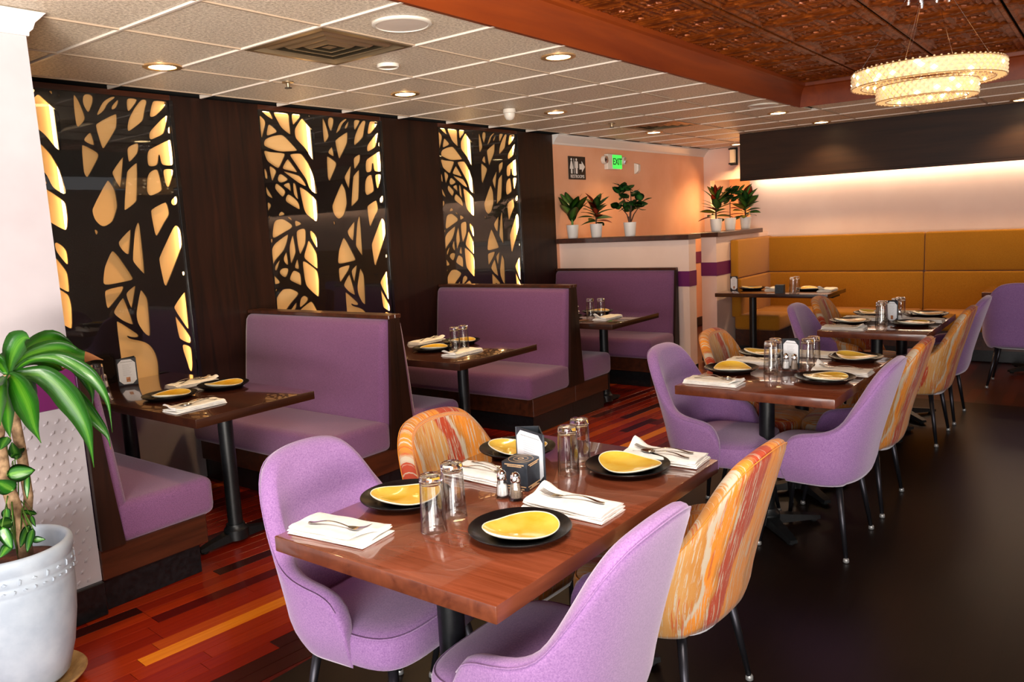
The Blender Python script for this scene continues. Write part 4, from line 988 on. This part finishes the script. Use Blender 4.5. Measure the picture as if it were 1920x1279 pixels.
for k in range(48):
    v = Vector((random.gauss(0, 1), random.gauss(0, 1), random.gauss(0, .7))).normalized()*random.uniform(.04, .12)
    leaf(lf_round, M['leaf_dark'] if k % 3 else M['leaf_green'], e, Vector((0, 0, .38))+v*1.15, random.uniform(0, 6.28), random.uniform(-.4, 1), random.uniform(.7, 1.0), random.uniform(-.8, .8))
f = small_pot((9.10, 3.48, LZ2), 'white potted croton with olive and red leaves, rightmost on the short ledge', .98)
MB().tube([(0, 0, .12), (0, .0, .3)], .009, 8).obj('stem', M['stem_brown'], f)
for k in range(26):
    leaf(lf_mid, [M['leaf_green'], M['leaf_olive'], M['leaf_dark'], M['leaf_red'], M['leaf_green']][k % 5], f, (0, 0, .15+.007*k), k*2.4+1, .0+k*.055, random.uniform(.9, 1.25), random.uniform(-.5, .5))

# big potted cane plant at the left
pc = (.99, 3.075, 0)
pl = empty('potted_cane_plant', pc, 0, 'large leafy cane plant in a pale blue white pot on a brown saucer, left corner', 'plant')
rs = []; n = 64
prof_ = [(.125, .035), (.150, .06), (.178, .16), (.197, .28), (.205, .38), (.206, .43), (.2065, .445), (.2055, .450), (.208, .456), (.2085, .478), (.2065, .483), (.209, .488), (.2095, .515), (.2075, .520), (.210, .526), (.214, .545), (.216, .565), (.212, .578), (.203, .584), (.192, .580), (.186, .565), (.183, .50), (.02, .50)]
mb = MB()
for r_, z in [(a_*.95, b_*.95) for a_, b_ in prof_]:
    ring = []
    for i in range(n):
        a_ = 2*PI*i/n; rr = r_
        if .432 < z < .456: rr += .001*(1 if math.sin(a_*24) > 0 else -1)*.6
        if .461 < z < .49: rr += .0012*math.sin(a_*16)*math.cos(a_*7)
        ring.append((rr*math.cos(a_), rr*math.sin(a_), z))
    rs.append(ring)
mb.rings(rs, True, True); pot = mb.obj('pot', M['pot'], pl, ang=55)
mb = MB(); n = 96
for z0, amp in ((.4465, 20), (.478, 14)):       # pressed relief motifs in the bands
    for i in range(amp*2):
        a_ = 2*PI*i/(amp*2); c_, s_ = math.cos(a_), math.sin(a_); R_ = .1985; h_ = .007 if z0 < .46 else .012; wv = .007 if z0 < .46 else .010
        tl = .5 if i % 2 else -.5
        pts = [(-wv, 0), (0, h_*.6), (wv, 0), (0, -h_*.6)] if i % 2 else [(-wv*.4, -h_), (-wv*.1, h_), (wv*.6, h_*.6), (wv*.2, -h_)]
        f0 = [(R_*c_-s_*u, R_*s_+c_*u, z0+v_) for u, v_ in pts]; f1 = [((R_+.0042)*c_-s_*u*.7, (R_+.0042)*s_+c_*u*.7, z0+v_*.7) for u, v_ in pts]
        mb.rings([f0, f1], True, True)
rl = mb.obj('relief_band', M['pot'], pl); rl['kind'] = 'stuff'
MB().lathe([(.14, .0), (.155, .006), (.185, .03), (.197, .045), (.192, .050), (.180, .046), (.153, .028), (.14, .018), (.001, .018)], 48).obj('saucer', M['terracotta'], pl, ang=50)
MB().lathe([(.174, .45), (.170, .478), (.09, .482), (.001, .484)], 32).obj('soil', M['soil'], pl, smooth=True)
lp = lambda x, y, z: (x-pc[0], y-pc[1], z)
MB().tube([lp(1.04, 3.06, .47), lp(1.033, 3.05, .62), lp(1.005, 3.05, .80), lp(1.0, 3.04, .95), lp(1.02, 3.04, 1.02)], [.026, .024, .022, .020, .016], 12).obj('cane', M['bark'], pl, smooth=True)
MB().tube([lp(1.045, 3.10, .47), lp(1.085, 3.09, .70), lp(1.075, 3.07, .88), lp(1.06, 3.05, 1.04), lp(1.053, 3.03, 1.16)], [.016, .016, .018, .018, .014], 12).obj('cane', M['bark'], pl, smooth=True)
CANE = [[[[1.053,3.03,1.161],[1.063,3.01,1.22],[1.079,2.99,1.266],[1.098,2.97,1.286],[1.109,2.95,1.281]],0.06],[[[1.053,3.03,1.161],[1.106,3.025,1.212],[1.168,3.02,1.229],[1.224,3.015,1.223],[1.279,3.01,1.191],[1.333,3.005,1.176],[1.368,3.0,1.161]],0.046],[[[1.053,3.03,1.161],[1.122,3.009,1.201],[1.192,2.987,1.2],[1.235,2.966,1.176],[1.281,2.944,1.128],[1.309,2.923,1.073],[1.32,2.901,1.008],[1.312,2.88,0.909]],0.036],[[[1.053,3.03,1.159],[1.093,3.0,1.158],[1.137,2.97,1.148],[1.169,2.94,1.108],[1.194,2.91,1.047],[1.214,2.88,0.969],[1.216,2.85,0.89],[1.206,2.82,0.815]],0.06],[[[1.053,3.03,1.159],[1.114,3.014,1.153],[1.175,2.999,1.125],[1.222,2.983,1.076],[1.259,2.967,1.014],[1.297,2.951,0.941],[1.319,2.936,0.886],[1.317,2.92,0.838]],0.04],[[[1.053,3.03,1.161],[1.054,2.984,1.149],[1.051,2.938,1.114],[1.05,2.892,1.058],[1.043,2.846,0.999],[1.041,2.8,0.948]],0.058],[[[1.049,3.03,1.159],[1.029,2.997,1.113],[1.014,2.965,1.058],[0.998,2.933,1.0],[0.989,2.9,0.961]],0.034],[[[1.047,3.03,1.16],[1.012,2.985,1.135],[0.984,2.94,1.089],[0.964,2.895,1.051],[0.948,2.85,1.022]],0.036],[[[1.053,3.03,1.161],[1.135,3.033,1.22],[1.211,3.037,1.217],[1.276,3.04,1.169],[1.314,3.043,1.1],[1.333,3.047,1.034],[1.329,3.05,0.981]],0.04],[[[1.053,3.03,1.161],[1.11,3.044,1.188],[1.166,3.058,1.195],[1.22,3.072,1.167],[1.249,3.086,1.144],[1.277,3.1,1.139]],0.04],[[[1.053,3.03,1.161],[1.088,3.045,1.2],[1.157,3.06,1.247],[1.215,3.075,1.26],[1.271,3.09,1.232],[1.316,3.105,1.187],[1.342,3.12,1.152]],0.046],[[[1.051,3.03,1.161],[1.058,3.06,1.204],[1.085,3.09,1.229],[1.118,3.12,1.245]],0.04],[[[1.05,3.03,1.161],[1.012,3.003,1.216],[0.966,2.977,1.225],[0.924,2.95,1.196]],0.05],[[[1.05,3.03,1.161],[1.005,2.987,1.153],[0.95,2.943,1.133],[0.911,2.9,1.087]],0.05],[[[1.053,3.03,1.161],[1.097,3.047,1.167],[1.127,3.065,1.124],[1.148,3.083,1.073],[1.165,3.1,1.049]],0.03],[[[1.053,3.03,1.161],[1.089,3.053,1.123],[1.07,3.077,1.062],[1.062,3.1,1.025]],0.03]]
def ribbon(pts, W, name, mat, parent, tipdead=False):
    P = [Vector(p) for p in pts]; Q = []
    for i in range(len(P)-1):       # catmull-rom
        p0, p1, p2, p3 = P[max(i-1, 0)], P[i], P[i+1], P[min(i+2, len(P)-1)]
        for k in range(4):
            t = k/4; Q.append(.5*((2*p1)+(p2-p0)*t+(2*p0-5*p1+4*p2-p3)*t*t+(-p0+3*p1-3*p2+p3)*t**3))
    Q.append(P[-1]); N = len(Q)
    bm = bmesh.new(); ul = bm.loops.layers.uv.new('UVMap'); rows = []
    for i, q in enumerate(Q):
        t = i/(N-1); tg = (Q[min(i+1, N-1)]-Q[max(i-1, 0)]).normalized()
        nr = Vector((-.72, -.62, .30)); nr = (nr-tg*nr.dot(tg)).normalized(); sd = tg.cross(nr).normalized()
        wd = W/2*min(1, .22+1.9*t)*(1-smooth((t-.55)/.45)*.97)*1.0
        wd *= (1+.04*math.sin(t*26)); v = .20*wd
        rows.append([bm.verts.new(q+sd*wd*u+nr*(-v*(1-abs(u))*1.2)) for u in (-1, -.5, 0, .5, 1)])
    for i in range(N-1):
        for k in range(4):
            fc = bm.faces.new((rows[i][k], rows[i+1][k], rows[i+1][k+1], rows[i][k+1]))
            for l_, (ii, kk) in zip(fc.loops, ((i, k), (i+1, k), (i+1, k+1), (i, k+1))): l_[ul].uv = (kk/4, ii/(N-1))
            if tipdead and i > (N-1)*tipdead: fc.material_index = 1
    bmesh.ops.solidify(bm, geom=bm.faces[:], thickness=.0012)
    me = bpy.data.meshes.new(name); bm.to_mesh(me); bm.free(); me.materials.append(mat); me.materials.append(M['leaf_dead'])
    me.polygons.foreach_set('use_smooth', [True]*len(me.polygons)); return link(name, me, None, parent)
for k, (pts, W) in enumerate(CANE):
    pts = [(x-pc[0], y-pc[1], z) for x, y, z in pts]
    ribbon(pts, W*1.45, 'long_leaf', M['leaf_cane'], pl, {1: .72, 3: .97, 4: .95, 6: .93, 9: .8, 7: .94}.get(k, 0))
POTHOS = [[[0.99,2.98,0.824],[1.069,2.95,0.827],0.057],[[1.003,2.98,0.767],[0.945,2.95,0.816],0.054],[[1.068,3.02,0.808],[1.039,2.99,0.721],0.02],[[1.042,3.0,0.624],[0.991,2.97,0.568],0.03],[[1.034,2.95,0.624],[0.991,2.92,0.559],0.027],[[1.024,2.95,0.587],[1.056,2.92,0.582],0.022],[[0.976,2.95,0.67],[0.91,2.92,0.679],0.038],[[0.925,2.9,0.678],[0.931,2.87,0.599],0.038],[[1.089,3.05,0.64],[1.027,3.02,0.676],0.016],[[0.944,2.9,0.613],[0.897,2.87,0.592],0.032],[[1.059,3.02,0.649],[1.055,2.99,0.615],0.015],[[1.053,3.05,0.855],[1.029,3.02,0.918],0.038],[[0.977,3.0,0.706],[0.967,2.97,0.669],0.029],[[1.077,3.06,0.894],[1.028,3.03,0.878],0.038],[[1.014,3.0,0.951],[0.977,2.97,0.925],0.038]]
lf_heart = leaf_me(1.0, 1.0, .5, .12, .72, 8, 'leaf_heart')
for A_, B_, W in POTHOS:
    A_, B_ = Vector(A_)-Vector(pc), Vector(B_)-Vector(pc); dv = B_-A_; L_ = dv.length
    me = leaf_me(L_, W*1.1, .35, .12, .72, 8, 'pothos_leaf'); me.materials.append(M['leaf_pothos'])
    o = link('pothos_leaf', me, None, pl, A_); x = dv.normalized(); nr = Vector((-.6, -.75, .3)); nr = (nr-x*nr.dot(x)).normalized(); y = nr.cross(x)
    o.rotation_euler = Matrix((x, y, nr)).transposed().to_euler()
    MB().tube([A_, A_*.5+Vector((.02, 0, .25+A_.z*.2)), Vector((.03, .0, .475))], [.002, .0022, .0025], 6).obj('vine', M['stem'], pl, smooth=True)

# ------------------------------------------------------------------ CEILING FIXTURES
def dlight(x, y, label, pw=9):
    r = empty('downlight', (x, y, CE), 0, label, 'ceiling light', 'round recessed downlights')
    MB().lathe([(.098, .006), (.098, -.004), (.092, -.006), (.070, -.005), (.066, .006)], 28).obj('ring', M['brass'], r, ang=40)
    MB().lathe([(.066, .004), (.066, -.003), (.001, -.004)], 24).obj('lens', M['downlight'], r)
    d = bpy.data.lights.new('spot', 'SPOT'); d.energy = pw; d.color = (1, .64, .30); d.spot_size = 2.2; d.spot_blend = .6; d.shadow_soft_size = .06
    o = bpy.data.objects.new('spot', d); C.objects.link(o); o.parent = r; o.location = (0, 0, -.02); return r
for x, y, lab in [(2.349, 4.046, 'round downlight above the first backlit tree panel'), (3.843, 2.537, 'round downlight close to the red wood trim'), (4.012, 3.904, 'round downlight between the second and third tree panels'),
    (5.716, 3.819, 'round downlight beside the white dome camera'), (7.695, 2.617, 'round downlight just past the trim corner'), (8.98, 2.591, 'round downlight right in front of the dark soffit'),
    (8.027, 4.088, 'round downlight below the far air vent'), (10.58, 4.155, 'round downlight at the hallway'), (9.03, .78, 'round downlight at the right edge above the soffit')]:
    dlight(x, y, lab, 34 if x < 9.5 else 60)
def vent(x, y, s, label, dark=False):
    r = empty('air_vent', (x, y, CE), 0, label, 'vent')
    mt = M['nickel']
    def sq(h, z): return [(-h, -h, z), (h, -h, z), (h, h, z), (-h, h, z)]
    MB().rings([sq(s, .010), sq(s, -.004), sq(s*.90, -.006), sq(s*.86, .03)], False, False).obj('outer_frame', mt, r)
    for k in (.70, .48, .26):
        MB().rings([sq(s*(k+.17), .030), sq(s*k, -.003), sq(s*(k-.035), -.005), sq(s*(k-.035), -.001), sq(s*(k+.15), .034)], False, False).obj('louvre', mt, r)
    MB().rings([sq(s*.10, .002), sq(s*.02, -.006)], True, True).obj('centre_plate', mt, r)
    MB().rings([sq(s*.99, .060), sq(s*.99, .061)], True, True).obj('duct_back', M['dark_duct'], r)
vent(TX0-TP*.5, TY0+TP*.5, .290, 'square brushed four way air vent in the near ceiling')
vent(TX0+TP*7.5, TY0+TP*1.5, .290, 'dark square air vent in the far ceiling')
def disc(name, x, y, r_, label, cat, mat, h=.008):
    r = empty(name, (x, y, CE), 0, label, cat)
    MB().lathe([(r_, .004), (r_, -h*.5), (r_*.96, -h), (r_*.88, -h), (r_*.86, -h*.5)], 36, cap0=True, cap1=True).obj('rim', M['white_plastic'], r, ang=40)
    MB().lathe([(r_*.86, -h*.55), (r_*.5, -h*.7), (.001, -h*.75)], 36).obj('grille', mat, r); return r
disc('ceiling_speaker', 2.675, 2.60, .135, 'large round ceiling speaker beside the near vent', 'speaker', M['grid'])
disc('ceiling_speaker', 7.02, 2.52, .13, 'round ceiling speaker near the trim corner', 'speaker', M['grid'])
disc('ceiling_disc', 3.257, 3.29, .062, 'small round ceiling cover beside the near vent', 'ceiling cover', M['grid_dim'], .014)
for x, y, lab in ((3.125, 4.012, 'small sprinkler head in front of the second tree panel'), (6.882, 3.953, 'small sprinkler head before the far vent')):
    r = empty('sprinkler', (x, y, CE), 0, lab, 'sprinkler')
    MB().lathe([(.035, .002), (.035, -.004), (.012, -.008), (.010, -.03)], 16).obj('plate', M['nickel'], r, ang=40)
    MB().lathe([(.006, -.03), (.022, -.034), (.022, -.037), (.001, -.037)], 12).obj('deflector', M['black_plastic'], r)
r = empty('dome_camera', (5.214, 3.93, CE), 0, 'white dome camera hanging under the ceiling tiles', 'camera')
MB().lathe([(.05, .0), (.052, -.03), (.045, -.035)], 24).obj('mount', M['white_plastic'], r, ang=40)
MB().lathe([(.045, -.034), (.042, -.06), (.028, -.082), (.001, -.09)], 24, cap0=False).obj('dome', M['white_plastic'], r, smooth=True)

# ------------------------------------------------------------------ CHANDELIER
ch = empty('ring_chandelier', (4.80, .842, 0), 0, 'two tiered crystal ring chandelier glowing warm under the copper ceiling', 'chandelier')
M['crystal'] = plain('crystal', (.8, .62, .40), rough=.12); M['crystal'].node_tree.nodes['Principled BSDF'].inputs['Emission Color'].default_value = (1, .70, .34, 1); M['crystal'].node_tree.nodes['Principled BSDF'].inputs['Emission Strength'].default_value = .13
M['crystal_core'] = emis('crystal_core_led', (1, .60, .24), .45)
M['crystal_spark'] = emis('crystal_spark', (1, .84, .55), 2.0)
def ringpart(R_, z, h, nm, cols_):
    rg = MB().lathe([(R_-.03, 0), (R_, 0), (R_, h), (R_-.03, h), (R_-.03, 0)], 72, (0, 0, z), False, False).obj(nm, M['crystal_core'], ch)
    mb, ms = MB(), MB(); rnd = random.Random(3)
    for side in (1, -1):
        for row in range(4):
            for k in range(cols_):
                a_ = 2*PI*(k+.5*(row % 2))/cols_; rr = R_+.004 if side > 0 else R_-.034; c_, s_ = math.cos(a_), math.sin(a_)
                zc = z+h*(row+.5)/4; w_ = PI*rr/cols_*.92; hz = h/4*.72; dp = .010*side
                t_ = ms if rnd.random() < .13 else mb
                P0 = [(rr*c_-s_*u, rr*s_+c_*u, zc+v_) for u, v_ in ((-w_, 0), (0, -hz), (w_, 0), (0, hz))]; ap = ((rr+dp)*c_, (rr+dp)*s_, zc)
                V = [t_.bm.verts.new(p) for p in P0]+[t_.bm.verts.new(ap)]
                for i in range(4): t_.bm.faces.new((V[i], V[(i+1) % 4], V[4]))
    mb.obj('crystal_facets', M['crystal'], rg)['kind'] = 'stuff'; ms.obj('sparkling_facets', M['crystal_spark'], rg)['kind'] = 'stuff'
    for zz in (z-.001, z+h+.001):
        for rr in (R_+.010, R_-.040):
            MB().tube([(rr*math.cos(2*PI*k/72), rr*math.sin(2*PI*k/72), zz) for k in range(73)], .0022, 6).obj('rim_wire', M['brass'], rg)
    # scalloped crystal drops along the lower and upper edges
    mb = MB(); nd = int(cols_*1.2)
    for k in range(nd):
        a_ = 2*PI*k/nd; mb.lathe([(.0005, -.008), (.006, 0), (.0005, .004)], 5, (R_*math.cos(a_), R_*math.sin(a_), z+h+.008), cap0=False, cap1=False)
    mb.obj('crystal_drops', M['crystal'], rg)['kind'] = 'stuff'
ringpart(.358, 2.215, .075, 'large_ring', 60); ringpart(.235, 2.135, .072, 'small_ring', 42)
MB().lathe([(.15, RZ), (.15, RZ-.018), (.145, RZ-.022), (.001, RZ-.022)], 32).obj('canopy', M['chrome'], ch, ang=40)
for k in range(4):
    a_ = 2*PI*k/4+.5
    MB().tube([(.10*math.cos(a_), .10*math.sin(a_), RZ-.02), (.345*math.cos(a_), .345*math.sin(a_), 2.285)], .0009, 5).obj('cable', M['chrome'], ch)
    MB().tube([(.05*math.cos(a_+.4), .05*math.sin(a_+.4), RZ-.02), (.22*math.cos(a_+.4), .22*math.sin(a_+.4), 2.21)], .0009, 5).obj('cable', M['chrome'], ch)
    MB().lathe([(.007, -.045), (.009, -.03), (.009, 0)], 10, (.10*math.cos(a_), .10*math.sin(a_), RZ-.022)).obj('cable_grip', M['chrome'], ch)
    MB().lathe([(.006, -.04), (.008, -.03), (.008, 0)], 10, (.05*math.cos(a_+.4), .05*math.sin(a_+.4), RZ-.022)).obj('cable_grip', M['chrome'], ch)

# ------------------------------------------------------------------ WALL SIGNS
sg = empty('restroom_sign', (7.555, 4.792, 2.165), 0, 'black restrooms sign with white figures and arrow on the pink wall', 'sign')
bx('sign_board', (-.175, 0, -.125), (.175, .006, .125), M['black_plastic'], sg, .002, 1)
SW = plain('sign_white', hexc('e8e2dc'), rough=.6)
mb = MB()
def fig(cx, skirt):
    mb.prism([(cx+.014*math.cos(a_), .090+.014*math.sin(a_)) for a_ in [2*PI*k/12 for k in range(12)]], -.002, .0, 'y')
    if skirt: p = [(-.012, .072), (.012, .072), (.030, .015), (.034, -.01), (.020, -.012), (.014, -.012), (.014, -.062), (-.014, -.062), (-.014, -.012), (-.020, -.012), (-.034, -.01), (-.030, .015)]
    else: p = [(-.026, .072), (.026, .072), (.030, .06), (.030, .0), (.022, 0), (.018, -.002), (.018, -.062), (-.018, -.062), (-.018, -.002), (-.022, 0), (-.030, 0), (-.030, .06)]
    mb.prism([(cx+u, v_) for u, v_ in p], -.002, 0, 'y')
fig(-.115, True); fig(-.015, False); mb.box((-.068, -.002, -.062), (-.062, 0, .10))
mb.obj('figures', SW, sg)
mb = MB(); mb.prism([(.045, .045), (.095, .045), (.095, .075), (.160, .015), (.095, -.045), (.095, -.015), (.045, -.015)], -.002, 0, 'y'); mb.obj('arrow', SW, sg)
tm_ = text_mesh('RESTROOMS', .050, .001, .0); tm_.materials.clear(); tm_.materials.append(SW)
link('lettering', tm_, None, sg, (0, -.001, -.093), (PI/2, 0, 0))
ex = empty('exit_sign', (8.31, 4.79, 2.25), 0, 'green lit exit sign with two emergency lamps on the pink wall', 'sign')
bx('housing', (-.16, -.045, -.088), (.16, .01, .088), M['white_plastic'], ex, .008, 2)
GE = emis('green_exit_panel', (.06, .85, .10), .55); GD = emis('green_letters', (.0, .10, .02), .1)
bx('lit_panel', (-.055, -.049, -.078), (.158, -.044, .080), GE, ex)
tm_ = text_mesh('EXIT', .105, .001, .002); tm_.materials.clear(); tm_.materials.append(GD); link('lettering', tm_, None, ex, (.052, -.050, .0), (PI/2, 0, 0))
for sx in (-.20, .24):
    l = MB().lathe([(.045, 0), (.050, .02), (.046, .05), (.02, .07)], 20).obj('emergency_lamp', M['white_plastic'], ex, ang=40, loc=(sx, -.05, .02), rot=(-PI/2, 0, 0))
    MB().lathe([(.041, -.002), (.001, -.006)], 16).obj('lamp_lens', M['chrome'], l)
se = empty('wall_sensor', (8.916, 4.80, 2.19), 0, 'small white motion sensor on the peach wall', 'sensor')
MB().rings([[(-.04, 0, -.065), (.04, 0, -.065), (.04, 0, .065), (-.04, 0, .065)], [(-.036, -.03, -.05), (.036, -.03, -.05), (.036, -.035, .055), (-.036, -.035, .055)], [(-.028, -.05, -.025), (.028, -.05, -.025), (.028, -.05, .045), (-.028, -.05, .045)]]).obj('sensor_body', M['white_plastic'], se)
wlp = empty('wall_lantern', (10.93, 4.34, 2.37), 0, 'small dark framed wall lantern on the hallway header', 'lamp')
bx('back_plate', (-.01, -.05, -.12), (.02, .05, .12), M['black_plastic'], wlp); bx('lamp_glass', (-.07, -.03, -.09), (-.01, .03, .09), emis('lantern_glow', (1, .75, .45), .12), wlp)
for zz in (-.11, .09): bx('frame_cap', (-.085, -.045, zz), (-.005, .045, zz+.02), M['black_plastic'], wlp)
hp = bpy.data.lights.new('hall_light', 'POINT'); hp.energy = 30; hp.color = (1, .45, .15); hp.shadow_soft_size = .15
ho = bpy.data.objects.new('hall_light', hp); C.objects.link(ho); ho.location = (11.6, 4.3, 1.7)
bpy.context.view_layer.update()
print('objects', len(bpy.data.objects), 'planks', cnt)
